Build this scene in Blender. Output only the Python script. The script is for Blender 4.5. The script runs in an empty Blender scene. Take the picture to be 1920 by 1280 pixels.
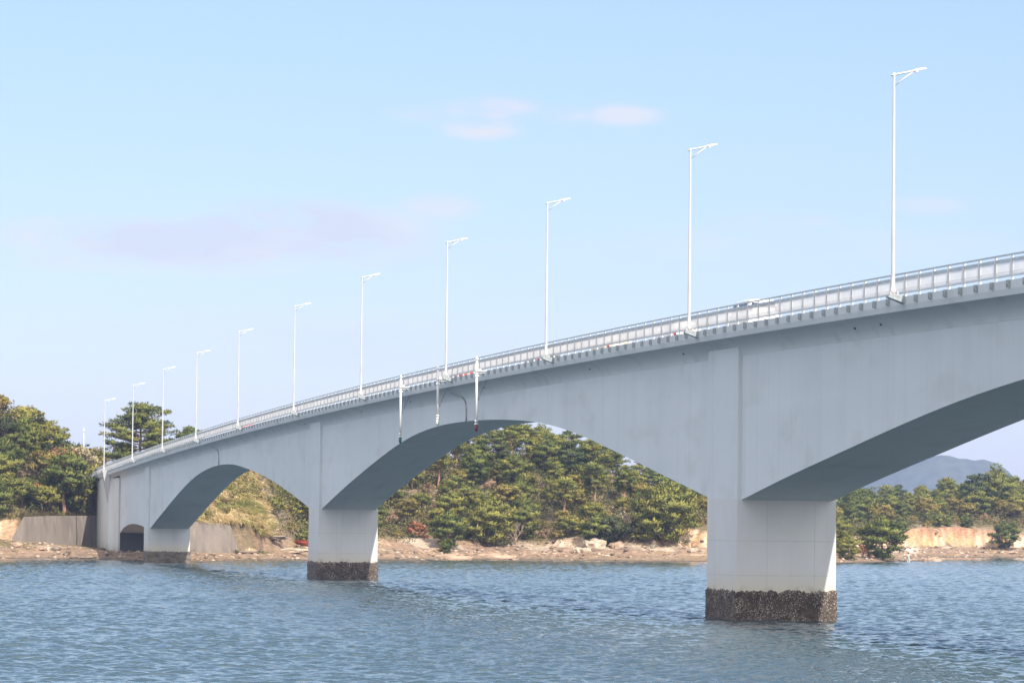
import bpy, bmesh, math, random
import numpy as np
from mathutils import Matrix, Vector, noise as mnoise

# ------------------------------------------------------------------ camera, sky, sun, exposure
SC = bpy.context.scene
COL = SC.collection
F_PX, PITCH, ROLL, CAM_H = 6660.0, 0.0531, 0.0111, 4.7146
cam_data = bpy.data.cameras.new("camera")
cam_data.sensor_width = 36.0
cam_data.lens = 36.0 * F_PX / 1920.0
cam_data.clip_start = 0.5
cam_data.clip_end = 20000.0
cam = bpy.data.objects.new("camera", cam_data)
COL.objects.link(cam)
cam.matrix_world = (Matrix.Translation((0, 0, CAM_H)) @ Matrix.Rotation(math.pi / 2 + PITCH, 4, 'X')
                    @ Matrix.Rotation(ROLL, 4, 'Z'))
SC.camera = cam
SC.view_settings.view_transform = 'Standard'
SC.view_settings.look = 'None'
SC.view_settings.gamma = 1.0
SC.view_settings.exposure = 0.65
HAZE = 0.000095
RIPPLE, WAVE = 0.46, 0.205
SC.cycles.volume_bounces = 0
SC.cycles.max_bounces = 8
SC.cycles.transparent_max_bounces = 8

SUN_DIR = Vector((0.402, -0.916, 1.0)).normalized()      # towards the sun: behind the camera, to its right
SUN_ELEV = math.asin(SUN_DIR.z)
SUN_AZ = math.atan2(SUN_DIR.x, SUN_DIR.y)                # clockwise from +Y
sun_data = bpy.data.lights.new("sun", 'SUN')
sun_data.energy = 5.0
sun_data.angle = math.radians(0.5)
sun_data.color = (1.0, 0.93, 0.83)
sun = bpy.data.objects.new("sun", sun_data)
COL.objects.link(sun)
sun.location = (60, -140, 160)
sun.rotation_euler = (-SUN_DIR).to_track_quat('-Z', 'Y').to_euler()


def px_dir(px, py):
    """world direction through a point of the 1920x1280 photograph (used for laying things out)"""
    xr, yr = px - 960.0, 640.0 - py
    c, s = math.cos(ROLL), math.sin(ROLL)
    X, Y = xr * c - yr * s, xr * s + yr * c
    cy, sy = math.cos(PITCH), math.sin(PITCH)
    return Vector((X, F_PX * cy - Y * sy, F_PX * sy + Y * cy)) / F_PX


def at(px, py, depth):
    d = px_dir(px, py)
    return Vector((0, 0, CAM_H)) + d * (depth / d.y)


world = bpy.data.worlds.new("World")
SC.world = world
world.use_nodes = True
nt = world.node_tree
nt.nodes.clear()


def N(tree, kind, **kw):
    n = tree.nodes.new(kind)
    for k, v in kw.items():
        setattr(n, k, v)
    return n


w_out = N(nt, 'ShaderNodeOutputWorld')
w_bg = N(nt, 'ShaderNodeBackground')
w_bg.inputs['Strength'].default_value = 0.09
sky = N(nt, 'ShaderNodeTexSky', sky_type='NISHITA', sun_disc=False)
sky.sun_elevation = SUN_ELEV
sky.sun_rotation = SUN_AZ
sky.altitude = 0.0
sky.air_density = 1.0
sky.dust_density = 0.4
sky.ozone_density = 1.6
L = nt.links.new
geo = N(nt, 'ShaderNodeTexCoord')
# thin cloud banks: soft noise, only inside a few patches of sky, given as directions
cn = N(nt, 'ShaderNodeTexNoise')
cmap = N(nt, 'ShaderNodeMapping')
cmap.inputs['Scale'].default_value = (30, 30, 95)
L(geo.outputs['Generated'], cmap.inputs['Vector'])
L(cmap.outputs['Vector'], cn.inputs['Vector'])
cn.inputs['Scale'].default_value = 1.0
cn.inputs['Detail'].default_value = 9
cn.inputs['Roughness'].default_value = 0.62
masks = None
for (cx, cy, rx, ry, amp) in ((220, 446, 250, 46, 1.3), (420, 462, 440, 54, 1.2), (570, 436, 280, 66, 1.3), (330, 492, 340, 28, .8), (920, 205, 120, 26, 1.0), (900, 240, 90, 26, 1.0), (1060, 214, 60, 18, .8), (1170, 216, 85, 24, .9), (800, 212, 80, 18, .5),
                              (820, 388, 90, 30, .7), (1460, 418, 130, 26, .55), (520, 498, 150, 18, .6),
                              (930, 462, 60, 14, .5), (1740, 385, 90, 22, .45), (1500, 460, 500, 40, .3), (650, 640, 500, 60, .35)):
    c = px_dir(cx, cy).normalized()
    sx = (px_dir(cx + rx, cy).normalized() - c).length
    sz = (px_dir(cx, cy + ry).normalized() - c).length
    sub = N(nt, 'ShaderNodeVectorMath', operation='SUBTRACT')
    L(geo.outputs['Generated'], sub.inputs[0])
    sub.inputs[1].default_value = c
    mul = N(nt, 'ShaderNodeVectorMath', operation='MULTIPLY')
    L(sub.outputs[0], mul.inputs[0])
    mul.inputs[1].default_value = (1 / sx, 1 / sx, 1 / sz)
    ln = N(nt, 'ShaderNodeVectorMath', operation='LENGTH')
    L(mul.outputs[0], ln.inputs[0])
    mr = N(nt, 'ShaderNodeMapRange', interpolation_type='SMOOTHSTEP')
    L(ln.outputs['Value'], mr.inputs['Value'])
    mr.inputs['From Min'].default_value = 1.2
    mr.inputs['From Max'].default_value = 0.35
    mr.inputs['To Min'].default_value = 0
    mr.inputs['To Max'].default_value = amp
    if masks is None:
        masks = mr.outputs['Result']
    else:
        mx = N(nt, 'ShaderNodeMath', operation='MAXIMUM')
        L(masks, mx.inputs[0])
        L(mr.outputs['Result'], mx.inputs[1])
        masks = mx.outputs[0]
cr = N(nt, 'ShaderNodeMapRange', interpolation_type='SMOOTHSTEP')
L(cn.outputs['Fac'], cr.inputs['Value'])
cr.inputs['From Min'].default_value = 0.39
cr.inputs['From Max'].default_value = 0.55
cr.inputs['To Min'].default_value = 0.30
cm = N(nt, 'ShaderNodeMath', operation='MULTIPLY')
L(cr.outputs['Result'], cm.inputs[0])
L(masks, cm.inputs[1])
cm2 = N(nt, 'ShaderNodeMath', operation='MULTIPLY')
cm2.use_clamp = True
L(cm.outputs[0], cm2.inputs[0])
cm2.inputs[1].default_value = 1.0
mixc = N(nt, 'ShaderNodeMix', data_type='RGBA')
tint = N(nt, 'ShaderNodeMix', data_type='RGBA', blend_type='MULTIPLY')
tint.inputs['Factor'].default_value = 1.0
L(sky.outputs['Color'], tint.inputs['A'])
sepz = N(nt, 'ShaderNodeSeparateXYZ')
L(geo.outputs['Generated'], sepz.inputs[0])
hzr = N(nt, 'ShaderNodeMapRange')
hzr.inputs['From Min'].default_value = -.01
hzr.inputs['From Max'].default_value = .15
L(sepz.outputs['Z'], hzr.inputs['Value'])
hcol = N(nt, 'ShaderNodeMix', data_type='RGBA')          # the air near the horizon is lilac rather than yellow
hcol.inputs['A'].default_value = (.66, .655, 1.0, 1)
hcol.inputs['B'].default_value = (1.0, .98, 1.0, 1)
L(hzr.outputs['Result'], hcol.inputs['Factor'])
L(hcol.outputs['Result'], tint.inputs['B'])
# added fill light: unseen bright cloud overhead, to the sides and behind the camera
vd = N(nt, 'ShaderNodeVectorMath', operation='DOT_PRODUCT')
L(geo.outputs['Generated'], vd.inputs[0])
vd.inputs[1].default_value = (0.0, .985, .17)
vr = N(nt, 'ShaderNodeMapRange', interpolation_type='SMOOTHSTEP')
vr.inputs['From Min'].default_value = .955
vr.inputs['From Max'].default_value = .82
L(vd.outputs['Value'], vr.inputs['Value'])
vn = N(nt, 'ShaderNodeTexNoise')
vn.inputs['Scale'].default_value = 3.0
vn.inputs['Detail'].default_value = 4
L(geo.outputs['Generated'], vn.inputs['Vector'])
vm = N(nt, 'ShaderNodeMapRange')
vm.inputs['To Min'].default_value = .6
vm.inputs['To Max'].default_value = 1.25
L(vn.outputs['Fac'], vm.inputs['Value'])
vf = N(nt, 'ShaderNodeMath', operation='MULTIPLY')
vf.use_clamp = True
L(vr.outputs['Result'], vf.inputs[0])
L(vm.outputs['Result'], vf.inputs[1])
sky_fill = N(nt, 'ShaderNodeMix', data_type='RGBA')
L(tint.outputs['Result'], sky_fill.inputs['A'])
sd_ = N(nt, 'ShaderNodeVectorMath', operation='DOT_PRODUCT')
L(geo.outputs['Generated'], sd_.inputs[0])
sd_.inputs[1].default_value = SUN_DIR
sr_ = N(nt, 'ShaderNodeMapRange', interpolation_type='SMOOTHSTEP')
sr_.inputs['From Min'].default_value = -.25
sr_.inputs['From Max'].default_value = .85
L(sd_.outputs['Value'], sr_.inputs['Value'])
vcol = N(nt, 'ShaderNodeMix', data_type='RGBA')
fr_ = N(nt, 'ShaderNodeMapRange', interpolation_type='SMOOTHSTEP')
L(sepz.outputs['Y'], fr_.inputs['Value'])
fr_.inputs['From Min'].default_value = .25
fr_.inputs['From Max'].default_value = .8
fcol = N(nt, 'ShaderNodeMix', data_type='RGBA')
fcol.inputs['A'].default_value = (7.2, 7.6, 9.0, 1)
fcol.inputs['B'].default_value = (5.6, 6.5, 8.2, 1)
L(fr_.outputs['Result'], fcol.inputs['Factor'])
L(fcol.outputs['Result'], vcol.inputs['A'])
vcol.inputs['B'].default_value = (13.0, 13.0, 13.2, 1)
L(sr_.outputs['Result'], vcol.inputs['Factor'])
L(vcol.outputs['Result'], sky_fill.inputs['B'])
L(vf.outputs[0], sky_fill.inputs['Factor'])
L(sky_fill.outputs['Result'], mixc.inputs['A'])
cn2 = N(nt, 'ShaderNodeTexNoise')          # lit tops and blue grey undersides
cn2.inputs['Scale'].default_value = 1.0
cn2.inputs['Detail'].default_value = 6
cmap2 = N(nt, 'ShaderNodeMapping')
cmap2.inputs['Scale'].default_value = (18, 18, 70)
cmap2.inputs['Location'].default_value = (3.1, .7, -.55)
L(geo.outputs['Generated'], cmap2.inputs['Vector'])
L(cmap2.outputs['Vector'], cn2.inputs['Vector'])
cr2 = N(nt, 'ShaderNodeMapRange', interpolation_type='SMOOTHSTEP')
L(cn2.outputs['Fac'], cr2.inputs['Value'])
cr2.inputs['From Min'].default_value = .30
cr2.inputs['From Max'].default_value = .54
ccol = N(nt, 'ShaderNodeMix', data_type='RGBA')
ccol.inputs['A'].default_value = (5.05, 5.5, 6.65, 1)
ccol.inputs['B'].default_value = (5.7, 5.95, 6.6, 1)
L(cr2.outputs['Result'], ccol.inputs['Factor'])
L(ccol.outputs['Result'], mixc.inputs['B'])
L(cm2.outputs[0], mixc.inputs['Factor'])
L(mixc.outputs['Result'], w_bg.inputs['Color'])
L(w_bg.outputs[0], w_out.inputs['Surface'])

# ------------------------------------------------------------------ helpers
rng = np.random.default_rng(7)
random.seed(7)


def tag(o, label=None, cat=None, group=None, kind=None):
    if label:
        o['label'] = label
    if cat:
        o['category'] = cat
    if group:
        o['group'] = group
    if kind:
        o['kind'] = kind
    return o


def empty(name, loc=(0, 0, 0), rz=0.0):
    o = bpy.data.objects.new(name, None)
    o.empty_display_size = 0.3
    COL.objects.link(o)
    o.location = loc
    o.rotation_euler = (0, 0, rz)
    return o


class MB:
    """collects boxes, tubes and raw faces; build() links them as one mesh object"""

    def __init__(self):
        self.v, self.f = [], []

    def raw(self, verts, faces):
        n = len(self.v)
        self.v += [tuple(map(float, p)) for p in verts]
        self.f += [tuple(i + n for i in q) for q in faces]
        return self

    def box(self, x0, x1, y0, y1, z0, z1):
        return self.raw([(x0, y0, z0), (x1, y0, z0), (x1, y1, z0), (x0, y1, z0), (x0, y0, z1), (x1, y0, z1), (x1, y1, z1), (x0, y1, z1)],
                        [(0, 3, 2, 1), (4, 5, 6, 7), (0, 1, 5, 4), (1, 2, 6, 5), (2, 3, 7, 6), (3, 0, 4, 7)])

    def tube(self, pts, rad, n=8, caps=True):
        pts = [Vector(p) for p in pts]
        if not hasattr(rad, '__len__'):
            rad = [rad] * len(pts)
        base = len(self.v)
        up = Vector((0.13, 0.31, 0.94))
        for i, p in enumerate(pts):
            d = (pts[min(i + 1, len(pts) - 1)] - pts[max(i - 1, 0)]).normalized()
            a = d.cross(up)
            if a.length < 1e-3:
                a = d.cross(Vector((1, 0, 0)))
            a.normalize()
            b = d.cross(a)
            for k in range(n):
                an = 2 * math.pi * k / n
                self.v.append(tuple(p + (a * math.cos(an) + b * math.sin(an)) * rad[i]))
        for i in range(len(pts) - 1):
            for k in range(n):
                k2 = (k + 1) % n
                self.f.append((base + i * n + k, base + (i + 1) * n + k, base + (i + 1) * n + k2, base + i * n + k2))
        if caps:
            self.f.append(tuple(base + k for k in range(n)))
            self.f.append(tuple(base + (len(pts) - 1) * n + k for k in reversed(range(n))))
        return self

    def lathe(self, c, prof, n=12):
        """prof: (radius, z) from the bottom up"""
        return self.tube([(c[0], c[1], c[2] + z) for r, z in prof], [max(r, 1e-3) for r, z in prof], n)

    def loft(self, rings, closed=True, caps=True):
        base = len(self.v)
        n = len(rings[0])
        for r in rings:
            self.v += [tuple(map(float, p)) for p in r]
        for i in range(len(rings) - 1):
            for k in range(n if closed else n - 1):
                k2 = (k + 1) % n
                self.f.append((base + i * n + k, base + i * n + k2, base + (i + 1) * n + k2, base + (i + 1) * n + k))
        if caps and closed:
            self.f.append(tuple(base + k for k in reversed(range(n))))
            self.f.append(tuple(base + (len(rings) - 1) * n + k for k in range(n)))
        return self

    def build(self, name, mat, parent=None, smooth=False, bevel=0.0):
        me = bpy.data.meshes.new(name)
        me.from_pydata(self.v, [], self.f)
        me.update()
        bm = bmesh.new()
        bm.from_mesh(me)
        bmesh.ops.recalc_face_normals(bm, faces=bm.faces)
        bm.to_mesh(me)
        bm.free()
        return link(name, me, mat, parent, smooth, bevel)


def link(name, me, mat, parent=None, smooth=False, bevel=0.0):
    for m in (mat if isinstance(mat, (list, tuple)) else [mat]):
        me.materials.append(m)
    if smooth:
        me.polygons.foreach_set('use_smooth', [True] * len(me.polygons))
    o = bpy.data.objects.new(name, me)
    COL.objects.link(o)
    if parent:
        o.parent = parent
    if bevel:
        b = o.modifiers.new('bevel', 'BEVEL')
        b.width = bevel
        b.segments = 2
        b.limit_method = 'ANGLE'
    return o


def np_mesh(name, V, F, normals=None, attrs=None, smooth=False):
    """V (n,3), F (m,3|4)"""
    me = bpy.data.meshes.new(name)
    m, k = F.shape
    me.vertices.add(len(V))
    me.vertices.foreach_set('co', V.astype(np.float32).ravel())
    me.loops.add(m * k)
    me.loops.foreach_set('vertex_index', F.astype(np.int32).ravel())
    me.polygons.add(m)
    me.polygons.foreach_set('loop_start', np.arange(0, m * k, k, dtype=np.int32))
    me.polygons.foreach_set('loop_total', np.full(m, k, dtype=np.int32))
    if smooth or normals is not None:
        me.polygons.foreach_set('use_smooth', np.ones(m, dtype=bool))
    me.update(calc_edges=True)
    if attrs:
        for an, a in attrs.items():
            if a.ndim == 1:
                at_ = me.attributes.new(an, 'FLOAT', 'POINT')
                at_.data.foreach_set('value', a.astype(np.float32))
            else:
                at_ = me.attributes.new(an, 'FLOAT_COLOR', 'POINT')
                c4 = np.ones((len(a), 4), np.float32)
                c4[:, :3] = a
                at_.data.foreach_set('color', c4.ravel())
    if normals is not None:
        me.normals_split_custom_set_from_vertices(normals.astype(np.float32).tolist())
    return me


def children(o):
    return [c for c in bpy.data.objects if c.parent == o]


def copy_tree(kids, root_name, loc, rz=0.0, scale=1.0):
    """kids: list of (object, [sub objects]); a new Empty with copies of the parts and sub-parts"""
    r = empty(root_name, loc, rz)
    r.scale = (scale,) * 3 if not hasattr(scale, '__len__') else scale
    for o, subs in kids:
        c = o.copy()
        COL.objects.link(c)
        c.parent = r
        for s in subs:
            d = s.copy()
            COL.objects.link(d)
            d.parent = c
    return r


# value noise on arrays
def _hash(ix, iy, iz, seed):
    h = (ix * 374761393 + iy * 668265263 + iz * 2147483647 + seed * 1274126177) & 0xffffffff
    h = ((h ^ (h >> 13)) * 1274126177) & 0xffffffff
    return ((h ^ (h >> 16)) & 0xffff) / 65535.0


def vnoise(x, y, z=0.0, seed=0):
    x, y, z = np.broadcast_arrays(np.asarray(x, float), np.asarray(y, float), np.asarray(z, float))
    ix, iy, iz = np.floor(x).astype(np.int64), np.floor(y).astype(np.int64), np.floor(z).astype(np.int64)
    fx, fy, fz = x - ix, y - iy, z - iz
    fx, fy, fz = fx * fx * (3 - 2 * fx), fy * fy * (3 - 2 * fy), fz * fz * (3 - 2 * fz)
    r = 0
    for dx in (0, 1):
        for dy in (0, 1):
            for dz in (0, 1):
                r = r + _hash(ix + dx, iy + dy, iz + dz, seed) * (fx if dx else 1 - fx) * (fy if dy else 1 - fy) * (fz if dz else 1 - fz)
    return r


def fbm(x, y, z=0.0, seed=0, oct=4, gain=0.5):
    a, s, t = 1.0, 0.0, 0.0
    f = 1.0
    for i in range(oct):
        s = s + a * vnoise(np.asarray(x) * f, np.asarray(y) * f, np.asarray(z) * f, seed + i)
        t += a
        a *= gain
        f *= 2.03
    return s / t


def sstep(x):
    x = np.clip(x, 0, 1)
    return x * x * (3 - 2 * x)


# ------------------------------------------------------------------ materials
def mat(name, col, rough=0.6, metal=0.0, spec=0.5):
    m = bpy.data.materials.new(name)
    m.use_nodes = True
    b = m.node_tree.nodes['Principled BSDF']
    b.inputs['Base Color'].default_value = (*col, 1)
    b.inputs['Roughness'].default_value = rough
    b.inputs['Metallic'].default_value = metal
    b.inputs['Specular IOR Level'].default_value = spec
    return m


def noisy(m, c1, c2, scale=(1, 1, 1), lo=.35, hi=.65, detail=6, bump=0.0, bscale=None, coord='Object', rough_var=0.0):
    """base colour mixed between two real colours of the surface by noise"""
    t = m.node_tree
    b = t.nodes['Principled BSDF']
    tc = N(t, 'ShaderNodeTexCoord')
    mp = N(t, 'ShaderNodeMapping')
    mp.inputs['Scale'].default_value = scale
    t.links.new(tc.outputs[coord], mp.inputs['Vector'])
    n = N(t, 'ShaderNodeTexNoise')
    n.inputs['Scale'].default_value = 1.0
    n.inputs['Detail'].default_value = detail
    n.inputs['Roughness'].default_value = .6
    t.links.new(mp.outputs[0], n.inputs['Vector'])
    r = N(t, 'ShaderNodeMapRange')
    r.inputs['From Min'].default_value = lo
    r.inputs['From Max'].default_value = hi
    t.links.new(n.outputs['Fac'], r.inputs['Value'])
    x = N(t, 'ShaderNodeMix', data_type='RGBA')
    x.inputs['A'].default_value = (*c1, 1)
    x.inputs['B'].default_value = (*c2, 1)
    t.links.new(r.outputs['Result'], x.inputs['Factor'])
    t.links.new(x.outputs['Result'], b.inputs['Base Color'])
    if bump:
        bp = N(t, 'ShaderNodeBump')
        bp.inputs['Strength'].default_value = bump
        bp.inputs['Distance'].default_value = 0.1
        if bscale:
            n2 = N(t, 'ShaderNodeTexNoise')
            n2.inputs['Scale'].default_value = bscale
            n2.inputs['Detail'].default_value = 5
            t.links.new(tc.outputs[coord], n2.inputs['Vector'])
            t.links.new(n2.outputs['Fac'], bp.inputs['Height'])
        else:
            t.links.new(n.outputs['Fac'], bp.inputs['Height'])
        t.links.new(bp.outputs[0], b.inputs['Normal'])
    return x


def layer(m, prev, col, scale, lo, hi, amount=1.0, zrange=None, detail=5, coord='Object'):
    """a further patch of dirt or colour laid over `prev` (a Mix node), by noise and optionally by height"""
    t = m.node_tree
    b = t.nodes['Principled BSDF']
    tc = N(t, 'ShaderNodeTexCoord')
    mp = N(t, 'ShaderNodeMapping')
    mp.inputs['Scale'].default_value = scale
    t.links.new(tc.outputs[coord], mp.inputs['Vector'])
    n = N(t, 'ShaderNodeTexNoise')
    n.inputs['Scale'].default_value = 1.0
    n.inputs['Detail'].default_value = detail
    t.links.new(mp.outputs[0], n.inputs['Vector'])
    r = N(t, 'ShaderNodeMapRange')
    r.inputs['From Min'].default_value = lo
    r.inputs['From Max'].default_value = hi
    r.inputs['To Max'].default_value = amount
    t.links.new(n.outputs['Fac'], r.inputs['Value'])
    fac = r.outputs['Result']
    if zrange:
        sp = N(t, 'ShaderNodeSeparateXYZ')
        t.links.new(tc.outputs[coord], sp.inputs[0])
        zr = N(t, 'ShaderNodeMapRange')
        zr.inputs['From Min'].default_value = zrange[0]
        zr.inputs['From Max'].default_value = zrange[1]
        t.links.new(sp.outputs['Z'], zr.inputs['Value'])
        mm = N(t, 'ShaderNodeMath', operation='MULTIPLY')
        t.links.new(fac, mm.inputs[0])
        t.links.new(zr.outputs['Result'], mm.inputs[1])
        fac = mm.outputs[0]
    x = N(t, 'ShaderNodeMix', data_type='RGBA')
    t.links.new(prev.outputs['Result'], x.inputs['A'])
    x.inputs['B'].default_value = (*col, 1)
    t.links.new(fac, x.inputs['Factor'])
    t.links.new(x.outputs['Result'], b.inputs['Base Color'])
    return x


M = {}
M['girder'] = mat('painted_concrete', (.5, .5, .5), .75)
x = noisy(M['girder'], (.495, .53, .562), (.56, .59, .62), (.05, .04, .12), .3, .7, bump=.04, bscale=3)
x = layer(M['girder'], x, (.41, .45, .47), (.5, .45, .035), .52, .72, .20)
x = layer(M['girder'], x, (.58, .61, .63), (.09, .03, .5), .55, .7, .3)
x = layer(M['girder'], x, (.40, .43, .45), (3.2, 3.2, .045), .54, .74, .26, detail=3)
x = layer(M['girder'], x, (.36, .37, .36), (.25, .25, .3), .60, .75, .35)
x = layer(M['girder'], x, (.34, .345, .335), (.7, .16, .5), .55, .75, .30)
# the cast segments differ a little in shade
_t = M['girder'].node_tree
_tc = N(_t, 'ShaderNodeTexCoord')
_sp = N(_t, 'ShaderNodeSeparateXYZ')
_t.links.new(_tc.outputs['Object'], _sp.inputs[0])
_dv = N(_t, 'ShaderNodeMath', operation='DIVIDE')
_t.links.new(_sp.outputs['Y'], _dv.inputs[0])
_dv.inputs[1].default_value = 3.85
_fl = N(_t, 'ShaderNodeMath', operation='FLOOR')
_t.links.new(_dv.outputs[0], _fl.inputs[0])
_wn = N(_t, 'ShaderNodeTexWhiteNoise', noise_dimensions='1D')
_t.links.new(_fl.outputs[0], _wn.inputs['W'])
_mr = N(_t, 'ShaderNodeMapRange')
_mr.inputs['To Min'].default_value = .98
_mr.inputs['To Max'].default_value = 1.01
_t.links.new(_wn.outputs['Value'], _mr.inputs['Value'])
_fr = N(_t, 'ShaderNodeMath', operation='FRACT')
_t.links.new(_dv.outputs[0], _fr.inputs[0])
_lt = N(_t, 'ShaderNodeMath', operation='LESS_THAN')
_t.links.new(_fr.outputs[0], _lt.inputs[0])
_lt.inputs[1].default_value = .018
_ms = N(_t, 'ShaderNodeMath', operation='MULTIPLY_ADD')
_t.links.new(_lt.outputs[0], _ms.inputs[0])
_ms.inputs[1].default_value = -.06
_t.links.new(_mr.outputs[0], _ms.inputs[2])
_vs = N(_t, 'ShaderNodeVectorMath', operation='SCALE')
_t.links.new(x.outputs['Result'], _vs.inputs[0])
_t.links.new(_ms.outputs[0], _vs.inputs['Scale'])
_t.links.new(_vs.outputs[0], _t.nodes['Principled BSDF'].inputs['Base Color'])
M['pier'] = mat('pier_concrete', (.5, .5, .5), .8)
x = noisy(M['pier'], (.50, .508, .515), (.57, .575, .575), (.35, .35, .2), .3, .7, bump=.05, bscale=4)
x = layer(M['pier'], x, (.52, .535, .54), (.9, .9, .05), .52, .7, .4)
x = layer(M['pier'], x, (.40, .41, .41), (1.3, 1.3, .07), .55, .72, .35, detail=3)
x = layer(M['pier'], x, (.56, .49, .36), (.5, .5, .3), .2, .45, .65, zrange=(2.9, 1.6))
x = layer(M['pier'], x, (.24, .19, .14), (2.6, 2.6, 1.3), .48, .62, .5, zrange=(2.0, 1.6))
M['deck'] = mat('deck_concrete', (.5, .5, .5), .8)
x = noisy(M['deck'], (.455, .485, .51), (.525, .555, .58), (.3, .12, .5), .3, .7, bump=.05, bscale=5)
x = layer(M['deck'], x, (.30, .33, .33), (1.2, .6, .3), .55, .75, .45)
M['abutment'] = mat('abutment_concrete', (.5, .5, .5), .85)
x = noisy(M['abutment'], (.50, .515, .515), (.60, .61, .61), (.3, .3, .12), .3, .7, bump=.06, bscale=3)
x = layer(M['abutment'], x, (.33, .34, .31), (.8, .8, .06), .52, .72, .5)
x = layer(M['abutment'], x, (.33, .30, .22), (.7, .7, .6), .35, .55, .8, zrange=(2.4, 1.2))
M['rail'] = mat('grey_painted_steel', (.36, .40, .42), .4, .0)
noisy(M['rail'], (.33, .37, .39), (.40, .44, .46), (2, 2, 2))
M['bar'] = mat('white_painted_bars', (.74, .74, .75), .45)
noisy(M['bar'], (.42, .42, .435), (.49, .49, .505), (1, .4, 1))
M['lamp_white'] = mat('white_galvanised_paint', (.80, .80, .80), .35)
noisy(M['lamp_white'], (.37, .375, .38), (.46, .46, .455), (3, 3, .6))
M['nav_white'] = mat('nav_white_paint', (.75, .75, .74), .4)
noisy(M['nav_white'], (.70, .70, .69), (.78, .78, .77), (3, 3, .6))
M['lamp_grey'] = mat('lamp_housing', (.55, .55, .54), .4)
noisy(M['lamp_grey'], (.5, .5, .49), (.6, .6, .59), (6, 6, 6))
M['post'] = mat('pale_post_paint', (.6, .6, .61), .45)
noisy(M['post'], (.55, .56, .57), (.66, .66, .67), (2, 2, 1))
M['bracket'] = mat('bracket_steel', (.30, .33, .34), .5)
noisy(M['bracket'], (.22, .25, .26), (.36, .39, .40), (5, 5, 5))
M['dark'] = mat('dark_gap', (.03, .032, .035), .8)
M['glass_clear'] = mat('lamp_glass', (.75, .77, .75), .15)
M['pipe'] = mat('drain_pipe', (.20, .24, .24), .5)
noisy(M['pipe'], (.24, .27, .27), (.32, .35, .35), (8, 8, 2))
M['asphalt'] = mat('asphalt', (.05, .05, .05), .9)
noisy(M['asphalt'], (.045, .045, .047), (.065, .064, .062), (.8, .8, .8))
M['lens_green'] = mat('green_lens', (.01, .10, .08), .15)
M['lens_red'] = mat('red_lens', (.16, .012, .02), .15)
M['lens_white'] = mat('clear_lens', (.55, .62, .58), .12)
M['bark'] = mat('bark', (.14, .09, .06), .9)
noisy(M['bark'], (.10, .065, .045), (.24, .14, .09), (3, 3, 1), bump=.3)
M['twig'] = mat('bare_twigs', (.26, .19, .15), .9)
noisy(M['twig'], (.22, .155, .125), (.36, .27, .21), (.8, .8, .8))
M['red_bark'] = mat('red_pine_bark', (.30, .15, .09), .9)
noisy(M['red_bark'], (.22, .12, .08), (.38, .20, .12), (3, 3, 1))


def leaf_mat(name, stops, transl=.24, rough=.65):
    """stops: dark, mid, light real leaf colours; `tone` varies by leaf clump, the tree by its own random"""
    m = bpy.data.materials.new(name)
    m.use_nodes = True
    t = m.node_tree
    t.nodes.clear()
    o = N(t, 'ShaderNodeOutputMaterial')
    at_ = N(t, 'ShaderNodeAttribute', attribute_name='tone')
    inf = N(t, 'ShaderNodeObjectInfo')
    ad = N(t, 'ShaderNodeMath', operation='MULTIPLY_ADD')
    t.links.new(inf.outputs['Random'], ad.inputs[0])
    ad.inputs[1].default_value = .5
    ad.inputs[2].default_value = -.25
    ad2 = N(t, 'ShaderNodeMath', operation='ADD')
    t.links.new(ad.outputs[0], ad2.inputs[0])
    t.links.new(at_.outputs['Fac'], ad2.inputs[1])
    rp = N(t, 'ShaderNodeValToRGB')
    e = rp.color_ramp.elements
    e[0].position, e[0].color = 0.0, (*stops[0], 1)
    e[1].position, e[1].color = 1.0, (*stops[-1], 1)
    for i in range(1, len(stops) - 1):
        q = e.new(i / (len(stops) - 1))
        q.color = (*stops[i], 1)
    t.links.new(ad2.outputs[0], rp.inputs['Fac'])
    b = N(t, 'ShaderNodeBsdfPrincipled')
    b.inputs['Roughness'].default_value = rough
    b.inputs['Specular IOR Level'].default_value = .25
    t.links.new(rp.outputs['Color'], b.inputs['Base Color'])
    tr = N(t, 'ShaderNodeBsdfTranslucent')
    t.links.new(rp.outputs['Color'], tr.inputs['Color'])
    mx = N(t, 'ShaderNodeMixShader')
    mx.inputs[0].default_value = transl
    t.links.new(b.outputs[0], mx.inputs[1])
    t.links.new(tr.outputs[0], mx.inputs[2])
    t.links.new(mx.outputs[0], o.inputs['Surface'])
    return m


M['pine'] = leaf_mat('pine_needles', [(0.073, 0.100, 0.022), (0.168, 0.188, 0.041), (0.314, 0.282, 0.063)])
M['pine_dark'] = leaf_mat('dark_pine_needles', [(0.047, 0.069, 0.026), (0.099, 0.123, 0.039), (0.182, 0.188, 0.051)])
M['broad'] = leaf_mat('broad_leaves', [(0.084, 0.105, 0.024), (0.189, 0.195, 0.041), (0.365, 0.303, 0.063)])
M['broad_dark'] = leaf_mat('dark_broad_leaves', [(0.038, 0.051, 0.023), (0.067, 0.080, 0.032), (0.124, 0.132, 0.048)])
M['olive'] = leaf_mat('olive_leaves', [(0.146, 0.121, 0.036), (0.255, 0.208, 0.053), (0.408, 0.309, 0.085)])
M['brown'] = leaf_mat('brown_leaves', [(0.249, 0.147, 0.087), (0.380, 0.234, 0.145), (0.526, 0.349, 0.230)])
M['rust'] = leaf_mat('rust_leaves', [(0.277, 0.100, 0.048), (0.408, 0.175, 0.085), (0.496, 0.268, 0.133)])
M['scarlet'] = leaf_mat('scarlet_leaves', [(0.228, 0.031, 0.015), (0.365, 0.066, 0.031), (0.433, 0.132, 0.055)])
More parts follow.
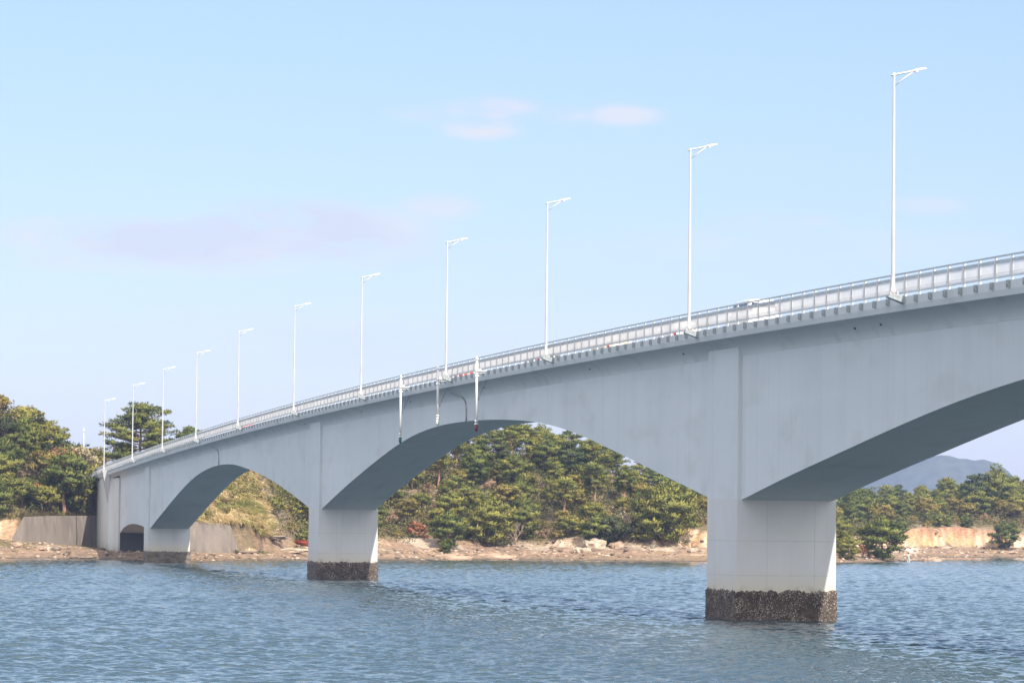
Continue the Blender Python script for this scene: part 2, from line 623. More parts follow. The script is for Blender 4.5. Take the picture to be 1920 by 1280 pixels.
M['pale'] = leaf_mat('pale_leaves', [(0.292, 0.249, 0.133), (0.467, 0.389, 0.218), (0.613, 0.496, 0.339)])
M['grass_dry'] = leaf_mat('dry_grass', [(.20, .21, .06), (.42, .34, .14), (.66, .51, .30)], .35)
M['under'] = leaf_mat('undergrowth', [(.052, .072, .018), (.12, .132, .034), (.20, .172, .055), (.25, .175, .11)])

# ------------------------------------------------------------------ the bridge's own axes
TH = 0.2125
BO = Vector((17.2306, 162.2831, 0.0))
E_S = Vector((-math.sin(TH), math.cos(TH), 0))
E_T = Vector((math.cos(TH), math.sin(TH), 0))


def bp(t, s, z=0.0):
    return BO + E_T * t + E_S * s + Vector((0, 0, z))


def zt(s):                      # top of the kerb
    q = np.asarray(s, float) / 100.0
    return ((0.0251 * q - 0.5979) * q + 1.0487) * q + 15.6165 - 0.05


T_KERB, T_FAR = 0.50, 9.03
PN, PF = 1.3587, 6.926          # near and far pier faces
WN, WF = 1.5787, 6.706          # near and far girder webs
PIERS = [(-114.2, -108.1, 6.5), (29.9, 36.0, 6.55), (172.32, 178.42, 6.55), (314.6, 319.7, 4.5)]
_B = [(36.0, 6.6), (44.35, 7.73), (58.2, 9.63), (69.66, 11.11), (75.92, 11.73), (83.02, 12.21), (89.28, 12.48), (98.01, 12.72), (104.96, 12.81),
      (116.53, 12.72), (123.8, 12.41), (131.9, 11.79), (139.73, 10.93), (150.07, 9.65), (162.09, 8.02), (172.32, 6.5)]
_C = [(178.42, 6.5), (189.43, 7.88), (201.08, 9.2), (212.0, 10.22), (222.19, 10.96), (233.24, 11.61), (244.73, 11.74), (253.77, 11.54), (267.59, 10.67),
      (282.25, 9.01), (298.11, 6.82), (314.6, 4.45)]
_D = [(319.7, 4.5), (324, 4.78), (329.81, 4.98), (335, 5.06), (340, 4.97), (345.68, 4.68), (349.5, 4.25), (352.7, 3.75)]
_A = [(29.9, 6.5), (21.59, 7.6), (12.94, 8.64), (3.54, 9.75), (-3.39, 10.5), (-10, 11.08), (-18, 11.6), (-28, 11.95), (-39.2, 12.05)]
_A = [(-78.3 - s, z) for s, z in _A] + _A[::-1][1:]


def curve(P, n):
    """smooth curve through measured soffit points"""
    P = np.array(P)
    s = np.linspace(P[0, 0], P[-1, 0], n)
    m = np.gradient(P[:, 1], P[:, 0])
    i = np.clip(np.searchsorted(P[:, 0], s, side='right') - 1, 0, len(P) - 2)
    h = P[i + 1, 0] - P[i, 0]
    u = (s - P[i, 0]) / h
    z = ((2 * u**3 - 3 * u**2 + 1) * P[i, 1] + (u**3 - 2 * u**2 + u) * h * m[i] + (-2 * u**3 + 3 * u**2) * P[i + 1, 1] + (u**3 - u**2) * h * m[i + 1])
    k = np.array([.25, .5, .25])
    z[1:-1] = np.convolve(z, k, 'valid')
    return list(zip(s, z))


bridge = tag(empty('bridge', BO, TH), 'long pale grey concrete bridge with arched spans crossing the water', 'bridge')

# girder: one haunched box running over all the piers
prof = []
for seg, n in ((_A, 60), (_B, 70), (_C, 70), (_D, 24)):
    prof += curve(seg, n)
rings = [[(WN, s, z), (WF, s, z), (WF, s, float(zt(s)) - 1.0), (WN, s, float(zt(s)) - 1.0)] for s, z in prof]
MB().loft(rings).build('girder', M['girder'], bridge)
# deck slab with kerbs: one cross-section swept along the bridge
ss = np.arange(-114, 390.1, 3.0)
ARC = []                        # the overhang curves down into the web
for _a in np.radians(np.linspace(18, 86, 9)[1:]):
    ARC.append((float((math.sin(_a) - math.sin(math.radians(18))) / (math.sin(math.radians(86)) - math.sin(math.radians(18))) * (WN - T_KERB - .06)),
                float((math.cos(math.radians(18)) - math.cos(_a)) / .88 * .92)))
rings = []
for s in ss:
    z = float(zt(s))
    rings.append([(T_KERB, s, z), (T_KERB, s, z - .36), (T_KERB + .05, s, z - .63)]
                 + [(T_KERB + .05 + q_, s, z - .63 - w_) for q_, w_ in ARC] + [(WF + WN - T_KERB - .05 - q_, s, z - .63 - w_) for q_, w_ in ARC[::-1]]
                 + [(T_FAR - .05, s, z - .63), (T_FAR, s, z - .36), (T_FAR, s, z), (T_FAR - .4, s, z), (T_FAR - .4, s, z - .25),
                  (T_KERB + .4, s, z - .25), (T_KERB + .4, s, z)])
MB().loft(rings).build('deck', M['deck'], bridge)
# road surface
rv, rf = [], []
for i, s in enumerate(ss):
    z = float(zt(s)) - .246
    rv += [(T_KERB + .41, s, z), ((T_KERB + T_FAR) / 2, s, z + .06), (T_FAR - .41, s, z)]
    if i:
        a = 3 * i
        rf += [(a - 3, a - 2, a + 1, a), (a - 2, a - 1, a + 2, a + 1)]
road = MB().raw([tuple(bp(*v)) for v in rv], rf).build('road', M['asphalt'])
tag(road, 'two lane asphalt road on the bridge deck', 'road', kind='structure')


def barnacle_mat():
    m = mat('barnacle_crust', (.1, .08, .07), .9)
    x = noisy(m, (.032, .024, .020), (.115, .084, .068), (2.2, 2.2, 3.2), .3, .7, detail=8)
    t = m.node_tree
    b = t.nodes['Principled BSDF']
    tc = N(t, 'ShaderNodeTexCoord')
    vo = N(t, 'ShaderNodeTexVoronoi')
    vo.inputs['Scale'].default_value = 20.0
    t.links.new(tc.outputs['Object'], vo.inputs['Vector'])
    sp = N(t, 'ShaderNodeSeparateColor')
    t.links.new(vo.outputs['Color'], sp.inputs[0])
    no = N(t, 'ShaderNodeTexNoise')
    no.inputs['Scale'].default_value = .9
    no.inputs['Detail'].default_value = 4
    t.links.new(tc.outputs['Object'], no.inputs['Vector'])
    ad = N(t, 'ShaderNodeMath', operation='MULTIPLY_ADD')
    t.links.new(no.outputs['Fac'], ad.inputs[0])
    ad.inputs[1].default_value = .9
    t.links.new(sp.outputs['Red'], ad.inputs[2])
    mr = N(t, 'ShaderNodeMapRange')
    mr.inputs['From Min'].default_value = 1.22
    mr.inputs['From Max'].default_value = 1.42
    t.links.new(ad.outputs[0], mr.inputs['Value'])
    mx = N(t, 'ShaderNodeMix', data_type='RGBA')
    t.links.new(mr.outputs['Result'], mx.inputs['Factor'])
    t.links.new(x.outputs['Result'], mx.inputs['A'])
    mx.inputs['B'].default_value = (.36, .31, .26, 1)
    t.links.new(mx.outputs['Result'], b.inputs['Base Color'])
    bu = N(t, 'ShaderNodeBump')
    bu.inputs['Strength'].default_value = .9
    bu.inputs['Distance'].default_value = .06
    t.links.new(vo.outputs['Distance'], bu.inputs['Height'])
    t.links.new(bu.outputs[0], b.inputs['Normal'])
    return m


M['barnacle'] = barnacle_mat()
M['wet_concrete'] = mat('tide_stained_concrete', (.13, .10, .08), .8)
noisy(M['wet_concrete'], (.07, .055, .045), (.20, .16, .12), (1.2, 1.2, 2.5), bump=.3, bscale=6)

M['joint'] = mat('joint_line', (.36, .365, .37), .85)
noisy(M['joint'], (.43, .435, .44), (.50, .505, .51), (1.5, 1.5, 1.5))


def top_z(k):
    return 1.75


for k, (s0, s1, zs) in enumerate(PIERS):
    pm = MB()
    # shaft and, above the springing, the pilasters that run up both webs to the deck
    pm.box(PN, PF, s0, s1, -3.0, zs)
    zc = float(zt(s0)) - 1.02
    pm.box(PN, WN + .05, s0 + .002, s1 - .002, zs + .002, zc)
    pm.box(WF - .05, PF, s0 + .002, s1 - .002, zs + .002, zc)
    pier = pm.build('pier', M['pier'], bridge)
    # pilasters wear the girder's paint
    pier.data.materials.append(M['girder'])
    for p in pier.data.polygons:
        if p.center.z > zs + .05:
            p.material_index = 1
    # joints of the formwork lifts
    jm = MB()
    for zj in ((4.28, 2.42) if zs > 5 else (3.0,)):
        jm.box(PN - .004, PF + .004, s0 - .004, s1 + .004, zj, zj + .045)
    for tj in (.30, .78):
        jm.box(PN + (PF - PN) * tj, PN + (PF - PN) * tj + .03, s0 - .004, s0 + .1, top_z(k), zs - .1)
    jm.build('pour_joint', M['joint'], pier)
    # crust of oysters and barnacles between the tide marks
    top = 1.62 if k < 3 else 1.45
    per = [(PN, s0), (PF, s0), (PF, s1), (PN, s1)]
    vs, fs = [], []
    cols = []
    step = .085
    for a in range(4):
        p, q = np.array(per[a]), np.array(per[(a + 1) % 4])
        nn = max(2, int(np.linalg.norm(q - p) / step))
        d = (q - p) / np.linalg.norm(q - p)
        nrm = np.array([d[1], -d[0]])
        for i in range(nn):
            cols.append((p + d * np.linalg.norm(q - p) * i / nn, nrm))
    cols = [(c, n) for c, n in cols]
    P2 = np.array([c for c, n in cols])
    N2 = np.array([n for c, n in cols])
    N2 = (N2 + np.roll(N2, 1, 0)) / 2
    edge = top + (fbm(P2[:, 0] * 2.1, P2[:, 1] * 2.1, 0, 31 + k, 4) - .5) * .20 + (fbm(P2[:, 0] * 9, P2[:, 1] * 9, 0, 61 + k, 2) - .5) * .16 + (rng.random(len(P2)) - .5) * .12
    rows = 26
    V = []
    for r in range(rows + 1):
        u = r / rows
        z = -1.2 + (edge + 1.2) * u
        off = .03 + .11 * fbm(P2[:, 0] * 3.1, P2[:, 1] * 3.1, z * 3.1, 11 + k, 3) + rng.random(len(P2)) * .035
        if r == rows:
            off = np.full(len(P2), -.02)
        V.append(np.column_stack([P2 + N2 * off[:, None], z]))
    V = np.concatenate(V)
    n = len(P2)
    i, r = np.meshgrid(np.arange(n), np.arange(rows))
    i, r = i.ravel(), r.ravel()
    F = np.column_stack([r * n + i, r * n + (i + 1) % n, (r + 1) * n + (i + 1) % n, (r + 1) * n + i])
    o = link('barnacle_crust', np_mesh('barnacle_crust', V, F), M['barnacle'] if k < 3 else M['wet_concrete'], pier)

# abutment at the far end, with a recessed seat behind a dark expansion gap
ab = MB()
outl = [(PN - .02, 353.0), (PN - .02, 360.6), (.74, 361.0), (.74, 378.5), (1.3, 380.9), (2.2, 381.6), (PF - 1.6, 381.5), (PF, 376.0), (PF, 353.0)]
ab.loft([[(t, s, z) for t, s in outl] for z in (-1.0, 12.0)])
abut = ab.build('abutment', M['abutment'], bridge)
MB().box(PN + .25, PF - .25, 352.62, 353.05, .5, 11.85).box(PN - .06, PF, 352.6, 362.0, 11.62, 11.99).build('expansion_gap', M['dark'], bridge)
MB().box(PN - .3, PF + .3, 352.9, 372.0, 11.98, 12.03).build('abutment_cap', M['abutment'], abut)
# white wedge on the abutment that carries the last lamp
wz = float(zt(361.5)) - .02
MB().loft([[(.62, 361.2, wz - 4.6), (.78, 361.1, wz - 4.6), (.78, 361.9, wz - 4.6), (.62, 361.8, wz - 4.6)],
           [(-.25, 360.7, wz - .1), (.80, 360.6, wz - .1), (.80, 362.6, wz - .1), (-.25, 362.5, wz - .1)],
           [(-.25, 360.7, wz), (.80, 360.6, wz), (.80, 362.6, wz), (-.25, 362.5, wz)]]).build('lamp_wedge', M['lamp_white'], abut)
# downpipes at the middle of two spans, and drain spouts under the kerb
for s, zb in ((104.6, 12.75), (245.5, 11.65)):
    z = float(zt(s)) - 1.45
    MB().tube([(WN - .42, s + 4.5, z + .42), (WN - .13, s + 1.4, z + .06), (WN - .08, s + .3, z - .35), (WN - .08, s, z - .9), (WN - .08, s, zb)], .05, 8).build('downpipe', M['pipe'], bridge, True)
for s in (5, 9, 41, 64, 97, 126, 149, 181, 214, 260, 292):
    z = float(zt(s)) - .98
    MB().tube([(1.25, s, z), (1.25, s, z - .08)], .045, 8).build('drain_spout', M['dark'], bridge)

# ------------------------------------------------------------------ railings (posts every 2 m, balusters between)
def railing(t0, side, name, label, s_a, s_b, near):
    root = tag(empty(name, bp(t0, s_a, 0), TH), label, 'railing')

    def lp(dt, s, dz):
        return (dt * side, s - s_a, float(zt(s)) + dz)
    sg = np.append(np.arange(s_a, s_b, 4.0), s_b)

    def rail(a, b, z0, z1):
        r = [[lp(a, s, z0), lp(b, s, z0), lp(b, s, z1), lp(a, s, z1)] for s in sg]
        return MB().loft(r)
    rail(-.028, .028, 1.045, 1.115).build('top_rail', M['rail'], root)
    rail(-.02, .02, .80, .93).build('panel_rail', M['rail'], root)
    rail(-.03, .03, .155, .20).build('bottom_rail', M['rail'], root)
    rail(.025, .05, .36, .40).build('inner_rail', M['rail'], root)
    # balusters: square bars between the two panel rails
    sb = np.arange(s_a + .06, s_b, .125)
    zz = zt(sb)
    h = .012
    cx = np.array([-h, h, h, -h])
    cy = np.array([-h, -h, h, h])
    V = np.zeros((len(sb), 8, 3))
    V[:, :, 0] = np.tile(cx, 2)[None] * side
    V[:, :, 1] = (sb - s_a)[:, None] + np.tile(cy, 2)[None]
    V[:, :4, 2] = (zz + .19)[:, None]
    V[:, 4:, 2] = (zz + .82)[:, None]
    q = np.array([(0, 1, 5, 4), (1, 2, 6, 5), (2, 3, 7, 6), (3, 0, 4, 7)])
    F = (np.arange(len(sb)) * 8)[:, None, None] + q[None]
    link('balusters', np_mesh('balusters', V.reshape(-1, 3), F.reshape(-1, 4)), M['bar'], root)
    # posts: narrow lower shaft, tapering head that leans inward; a bolted anchor box below on the kerb face

    def post_mb(mb, dt, y, z):
        w = .036
        return mb.loft([[((-.05 + dt) * side, y - w, z - .02), ((.06 + dt) * side, y - w, z - .02), ((.06 + dt) * side, y + w, z - .02), ((-.05 + dt) * side, y + w, z - .02)],
                        [((-.055 + dt) * side, y - w, z + .93), ((.055 + dt) * side, y - w, z + .93), ((.055 + dt) * side, y + w, z + .93), ((-.055 + dt) * side, y + w, z + .93)],
                        [((-.04 + dt) * side, y - w * .55, z + 1.05), ((.05 + dt) * side, y - w * .55, z + 1.05), ((.05 + dt) * side, y + w * .55, z + 1.05), ((-.04 + dt) * side, y + w * .55, z + 1.05)]])

    def box_mb(mb, y, z):
        f = -t0 + T_KERB if near else 0
        mb.box(-.12, .005, y - .13, y - .10, z - .31, z)
        mb.box(-.12, .005, y + .10, y + .13, z - .31, z)
        mb.box(-.10, .0, y - .12, y + .12, z - .29, z - .26)
        mb.box(-.04, .0, y - .10, y + .10, z - .26, z - .02)
        for q_ in (-.05, .05):
            mb.box(-.11, -.03, y + q_ - .025, y + q_ + .025, z - .20, z - .06)
        return mb
    ps = np.arange(s_a + .5, s_b, 2.0)
    if near:
        pproto = post_mb(MB(), 0.0, 0, 0).build('post', M['post'], root)
        bproto = box_mb(MB(), 0, 0).build('anchor_box', M['bracket'], pproto)
        pproto.location = lp(0, ps[0], 0)
        bproto.location = (-(t0 - T_KERB), 0, 0)
        for s in ps[1:100]:
            c = pproto.copy()
            COL.objects.link(c)
            c.parent = root
            c.location = lp(0, s, 0)
            d = bproto.copy()
            COL.objects.link(d)
            d.parent = c
        rest = ps[100:]
    else:
        rest = ps
    mb = MB()
    for s in rest:
        y, z = lp(0, s, 0)[1:]
        post_mb(mb, 0, y, z)
    o = mb.build('post', M['post'], root)
    o['kind'] = 'stuff'
    if near:
        mb = MB()
        for s in rest:
            y, z = lp(0, s, 0)[1:]
            box_mb(mb, y, z)
        o2 = mb.build('anchor_box', M['bracket'], root)
        o2.location = (-(t0 - T_KERB), 0, 0)
        o2['kind'] = 'stuff'
    return root


railing(T_KERB + .12, 1, 'railing', 'grey railing with white upright bars along the near edge of the bridge', -27.0, 388.0, True)
railing(T_FAR - .12, -1, 'railing', 'grey railing along the far edge of the bridge, behind the passing cars', -27.0, 388.0, False)

# ------------------------------------------------------------------ street lamps
LAMP_S = [36 * i + d for i, d in enumerate((-.596, -.818, -.871, -3.039, -1.605, .047, 3.062, 2.781, .298, -.741, 1.482))]
LAMP_Z = [15.641, 15.874, 16.05, 16.088, 15.98, 15.742, 15.355, 14.761, 14.272, 13.593, 12.799]


def make_lamp():
    r = empty('street_lamp')
    H = 10.17
    parts = []
    parts.append((MB().lathe((0, 0, 0), [(.15, 0), (.14, .25), (.095, .3), (.092, .9), (.055, H - .1), (.055, H)], 14).build('pole', M['lamp_white'], r, True), []))
    rise = .235
    arm = MB().tube([(-.14, 0, H - .13), (0, 0, H - .1), (.95, 0, H - .1 + .95 * rise)], .047, 10).build('arm', M['lamp_white'], r, True)
    parts.append((arm, []))
    parts.append((MB().tube([(.03, 0, H - .58), (.9, 0, H - .14 + .9 * rise)], .032, 8).build('brace', M['lamp_white'], r, True), []))
    # lamp head: slim tapering housing with a glass bowl under its root
    hb = MB()
    z0 = H - .09 + .95 * rise
    rg = []
    for x_, w, hh in ((0, .055, .045), (.08, .09, .055), (.35, .09, .055), (.56, .065, .038), (.62, .03, .02)):
        zc = z0 + x_ * .2
        rg.append([(.93 + x_, -w, zc - hh * .4), (.93 + x_, w, zc - hh * .4), (.93 + x_, w * .7, zc + hh), (.93 + x_, -w * .7, zc + hh)])
    head = hb.loft(rg).build('lamp_head', M['lamp_grey'], r)
    bowl = MB()
    rg = []
    for x_, w, hh in ((.06, .05, .01), (.1, .09, .08), (.2, .09, .085), (.27, .05, .02)):
        zc = z0 + x_ * .2 - .03
        rg.append([(.93 + x_, -w, zc), (.93 + x_, w, zc), (.93 + x_, w * .6, zc - hh), (.93 + x_, -w * .6, zc - hh)])
    bw = bowl.loft(rg).build('glass_bowl', M['glass_clear'], head)
    parts.append((head, [bw]))
    parts.append((MB().box(-.24, .24, -.24, .24, -.04, .0).box(-.2, -.14, -.2, -.14, 0, .12).box(.14, .2, -.2, -.14, 0, .12).box(-.2, -.14, .14, .2, 0, .12).box(.14, .2, .14, .2, 0, .12).build('base_plate', M['lamp_white'], r), []))
    # cantilever bracket back to the kerb
    bk = MB()
    bk.loft([[(-.28, -.22, -.05), (-.28, .22, -.05), (-.28, .22, -.13), (-.28, -.22, -.13)],
             [(.49, -.26, -.05), (.49, .26, -.05), (.49, .26, -.40), (.49, -.26, -.40)]])
    parts.append((bk.build('bracket', M['bracket'], r), []))
    return r, parts


lamp0, LAMP_PARTS = make_lamp()
ORD = ['first', 'second', 'third', 'fourth', 'fifth', 'sixth', 'seventh', 'eighth', 'ninth', 'tenth', 'eleventh', 'twelfth', 'thirteenth', 'fourteenth',
       'fifteenth', 'sixteenth', 'seventeenth', 'eighteenth', 'nineteenth', 'twentieth']
LAMP_LABEL = ['tall white street lamp nearest the camera, tallest in the row on the bridge',
              'white street lamp beside the white van, second tallest in the row',
              'white street lamp right of the three hanging navigation lights, third tallest in the row',
              'white street lamp standing just above the middle hanging navigation light',
              'white street lamp above the span left of the green hanging light, fifth from the right',
              'white street lamp just left of the middle pier, sixth from the right',
              'white street lamp above the right half of the smaller arch, fifth from the left',
              'white street lamp right of the small pine behind the deck, fourth from the left',
              'white street lamp in front of the right edge of the big pine',
              'white street lamp in front of the left half of the big pine',
              'shortest white street lamp, standing on the white wedge of the abutment']
for i, (s, z) in enumerate(zip(LAMP_S, LAMP_Z)):
    if i == 0:
        o = lamp0
        o.location = bp(0, s, z)
        o.rotation_euler = (0, 0, TH)
    else:
        kids = LAMP_PARTS if i < 10 else [(p_, s_) for p_, s_ in LAMP_PARTS if not p_.name.startswith('bracket')]
        o = copy_tree(kids, 'street_lamp', bp(0, s, z), TH)
    tag(o, LAMP_LABEL[i], 'street lamp', 'street lamps along the bridge')

# ------------------------------------------------------------------ hanging navigation lights
def nav_light(s, z0, z1, lens, word, label):
    """pole from z1 (top) down to z0 (tip of the lens), held out from the kerb"""
    zk = float(zt(s))
    r = tag(empty('navigation_light', bp(-.3, s, zk - .1), TH), label, 'navigation light', 'navigation lights hanging from the bridge')
    b = zk - .1
    MB().tube([(0, 0, z1 - b), (0, 0, z0 + .75 - b)], .085, 12).build('pole', M['nav_white'], r, True)
    MB().lathe((0, 0, z1 - b), [(.105, -.12), (.115, 0), (.115, .05), (.05, .07), (.02, .2)], 12).build('cap', M['nav_white'], r, True)
    MB().lathe((0, 0, z0 - b), [(.09, .46), (.15, .48), (.15, .54), (.09, .58), (.09, .68), (.14, .70), (.14, .76), (.085, .80)], 12).build('housing', M['lamp_grey'], r, True)
    MB().lathe((0, 0, z0 - b), [(.03, 0), (.10, .06), (.12, .2), (.12, .46)], 12).build('lens', M[lens], r, True)
    MB().box(-.12, .82, -.06, .06, -.10, .02).box(-.12, .82, -.16, .16, .02, .06).box(-.13, .13, -.13, .13, -.34, -.24).box(.1, .3, -.11, .11, .06, .2).build('bracket', M['nav_white'], r)
    MB().tube([(.85, .5, -.55), (.5, 1.0, -1.5), (.3, .7, -2.0), (.1, .1, -1.75)], .014, 6).build('cable', M['dark'], r, True)


nav_light(121.9, 11.5, 16.74, 'lens_green', 'green', 'white hanging pole with a green light, left of the three under the railing')
nav_light(106.5, 12.5, 16.81, 'lens_white', 'white', 'white hanging pole with a clear light, shortest and middle of the three')
nav_light(92.05, 11.7, 16.86, 'lens_red', 'red', 'white hanging pole with a red light, right of the three under the railing')
# ------------------------------------------------------------------ vehicles on the near lane, driving away
def paint(name, col):
    m = mat(name, col, .25, .0)
    m.node_tree.nodes['Principled BSDF'].inputs['Coat Weight'].default_value = .6
    return m


M['car_glass'] = mat('car_glass', (.02, .03, .045), .06)
M['tyre'] = mat('tyre_rubber', (.02, .02, .02), .85)
M['rim'] = mat('wheel_rim', (.45, .45, .46), .35, .6)
M['tail'] = mat('tail_light', (.26, .015, .02), .2)
M['plate'] = mat('number_plate', (.75, .75, .72), .5)


def vehicle(name, label, cat, Lc, Wc, body_prof, glass, col, t, s):
    """body_prof: rear to front list of (y, z low, z shoulder, z roof, roof half width factor); origin under the rear axle end"""
    r = tag(empty(name, bp(t, s, float(zt(s)) - .24), TH), label, cat, 'vehicles crossing the bridge')
    r.rotation_euler = (math.atan(float(zt(s + 2) - zt(s - 2)) / 4), 0, TH)
    w = Wc / 2
    rings = []
    for y, zl, zsh, zr, k in body_prof:
        wl = w * .97
        rings.append([(-wl, y, zl), (-w, y, zl + .12), (-w, y, zsh - .08), (-w * .97, y, zsh), (-w * k, y, zr - .06), (-w * k * .86, y, zr),
                      (w * k * .86, y, zr), (w * k, y, zr - .06), (w * .97, y, zsh), (w, y, zsh - .08), (w, y, zl + .12), (wl, y, zl)])
    body = MB().loft(rings).build('body', paint(name + '_paint', col), r, bevel=.03)
    gb = MB()
    for q in glass:
        gb.raw(q, [(0, 1, 2, 3)])
    gb.build('windows', M['car_glass'], r)
    for y in (.85, Lc - .85):
        for sx in (-1, 1):
            wx = sx * (w - .1)
            wh = MB().tube([(wx - .1, y, .31), (wx + .1, y, .31)], .31, 18).build('wheel', M['tyre'], r, False)
            MB().tube([(wx + sx * .095, y, .31), (wx + sx * .108, y, .31)], .19, 14).build('rim', M['rim'], wh)
    zsh = body_prof[1][2]
    for sx in (-1, 1):
        MB().box(sx * (w - .12) - .09, sx * (w - .12) + .09, body_prof[0][0] - .03, body_prof[0][0] + .05, zsh - .42 + (.5 if name == 'minivan' else 0), zsh - .08 + (.45 if name == 'minivan' else 0)).build('tail_light', M['tail'], r, bevel=.01)
    MB().box(-.19, .19, body_prof[0][0] - .02, body_prof[0][0] + .02, .62, .78).build('number_plate', M['plate'], r)
    MB().box(-w * .95, w * .95, body_prof[0][0] - .07, body_prof[0][0] + .1, .32, .52).build('bumper', body.data.materials[0], r, bevel=.03)
    for sx in (-1, 1):
        MB().box(sx * (w + .09) - .08, sx * (w + .09) + .08, Lc * .69, Lc * .72, zsh - .05, zsh + .14).build('mirror', body.data.materials[0], r, bevel=.03)
    return r


def saloon(name, label, cat, col, t, s, H=1.48, Lc=4.1, W=1.68):
    p = [(0, .30, .95, .97, .95), (.06, .28, .98, 1.0, .92), (.55, .24, .98, H - .06, .78), (1.3, .24, .96, H, .78), (2.3, .24, .95, H - .02, .78),
         (3.05, .24, .94, 1.0, .84), (3.9, .26, .85, .86, .88), (Lc, .34, .72, .74, .86)]
    w = W / 2
    g = []
    for sx in (-1, 1):
        a, b = sx * (w * .965 + .012), sx * (w * .80 + .014)
        g.append([(a, .75, 1.0), (a, 1.6, 1.0), (b, 1.62, H - .12), (b, .82, H - .13)])
        g.append([(a, 1.68, 1.0), (a, 2.75, .99), (b, 2.28, H - .13), (b, 1.70, H - .12)])
    g.append([(-w * .82, .12, 1.03), (w * .82, .12, 1.03), (w * .66, .50, H - .12), (-w * .66, .50, H - .12)])
    g.append([(-w * .82, 2.98, 1.04), (w * .82, 2.98, 1.04), (w * .66, 2.38, H - .07), (-w * .66, 2.38, H - .07)])
    return vehicle(name, label, cat, Lc, W, p, g, col, t, s)


def minivan(name, label, col, t, s):
    H, Lc, W = 1.83, 4.7, 1.72
    p = [(0, .32, 1.05, 1.10, .97), (.05, .28, 1.10, H - .12, .86), (.25, .26, 1.10, H, .84), (1.5, .24, 1.10, H + .02, .84), (3.0, .24, 1.08, H - .02, .84),
         (3.45, .24, 1.06, H - .18, .84), (4.15, .26, 1.0, 1.08, .88), (4.6, .28, .82, .86, .9), (Lc, .36, .7, .72, .88)]
    w = W / 2
    g = []
    for sx in (-1, 1):
        a, b = sx * (w * .965 + .015), sx * (w * .86 + .016)
        for y0, y1 in ((.3, 1.2), (1.3, 2.35), (2.45, 3.4)):
            g.append([(a, y0, 1.16), (a, y1, 1.16), (b, y1 - (.0 if y1 < 3 else .12), H - .17), (b, y0, H - .17)])
    g.append([(-w * .84, .025, 1.18), (w * .84, .025, 1.18), (w * .76, .02, H - .2), (-w * .76, .02, H - .2)])
    g.append([(-w * .84, 4.05, 1.14), (w * .84, 4.05, 1.14), (w * .72, 3.5, H - .24), (-w * .72, 3.5, H - .24)])
    return vehicle(name, label, 'van', Lc, W, p, g, col, t, s)


minivan('minivan', 'white minivan with dark windows, its roof rising above the railing', (.80, .80, .79), 2.95, 30.6)
saloon('car', 'white car low behind the railing left of the white van, red tail light showing', 'car', (.74, .75, .77), 2.9, 46.5)
saloon('car', 'cream car hidden behind the railing, right of the third lamp', 'car', (.66, .56, .40), 2.9, 63.0)
saloon('car', 'dark grey car behind the railing right of the red hanging light', 'car', (.07, .075, .085), 2.9, 82.8)
saloon('car', 'bright red car behind the railing between two hanging lights', 'car', (.36, .045, .035), 2.9, 110.5)
saloon('car', 'dark red car far along the deck above the smaller arch', 'car', (.42, .05, .05), 2.9, 232.5)


# ------------------------------------------------------------------ land: one sheet of ground from under the water to the far side
SHORE = np.array([(-1600, 440), (-140, 488), (-90, 494), (-71, 497), (-57, 497.5), (-52, 487), (-47, 475.5), (-41, 473.5), (-39.5, 492), (-38, 512), (-31, 523),
                  (-19, 539), (-5, 572), (4, 580), (17, 571.5), (31, 575), (45, 580), (54.7, 585), (63, 605), (70, 628), (76.5, 654), (78.5, 668),
                  (79.5, 690), (82, 730), (87, 753), (92, 761), (103, 771), (113, 785), (150, 800), (1600, 1300)], float)
WALL_LINE = np.array([(-200, 500), (-80, 508), (-71.5, 515), (-61.8, 534), (-58, 537), (-54, 530), (-50, 515.5), (-46, 517.2), (-39.5, 520.8), (-32, 532)], float)


def azim(x, y):
    return 960 + F_PX * x / np.maximum(y, 1.0)


def shore_dist(x, y):
    """distance inland from the waterline (negative over water)"""
    d = np.full(np.shape(x), 1e9)
    for (ax, ay), (bx, by) in zip(SHORE[:-1], SHORE[1:]):
        ux, uy = bx - ax, by - ay
        q = np.clip(((x - ax) * ux + (y - ay) * uy) / (ux * ux + uy * uy), 0, 1)
        d = np.minimum(d, np.hypot(x - ax - q * ux, y - ay - q * uy))
    return np.where(y >= np.interp(x, SHORE[:, 0], SHORE[:, 1]), d, -d)


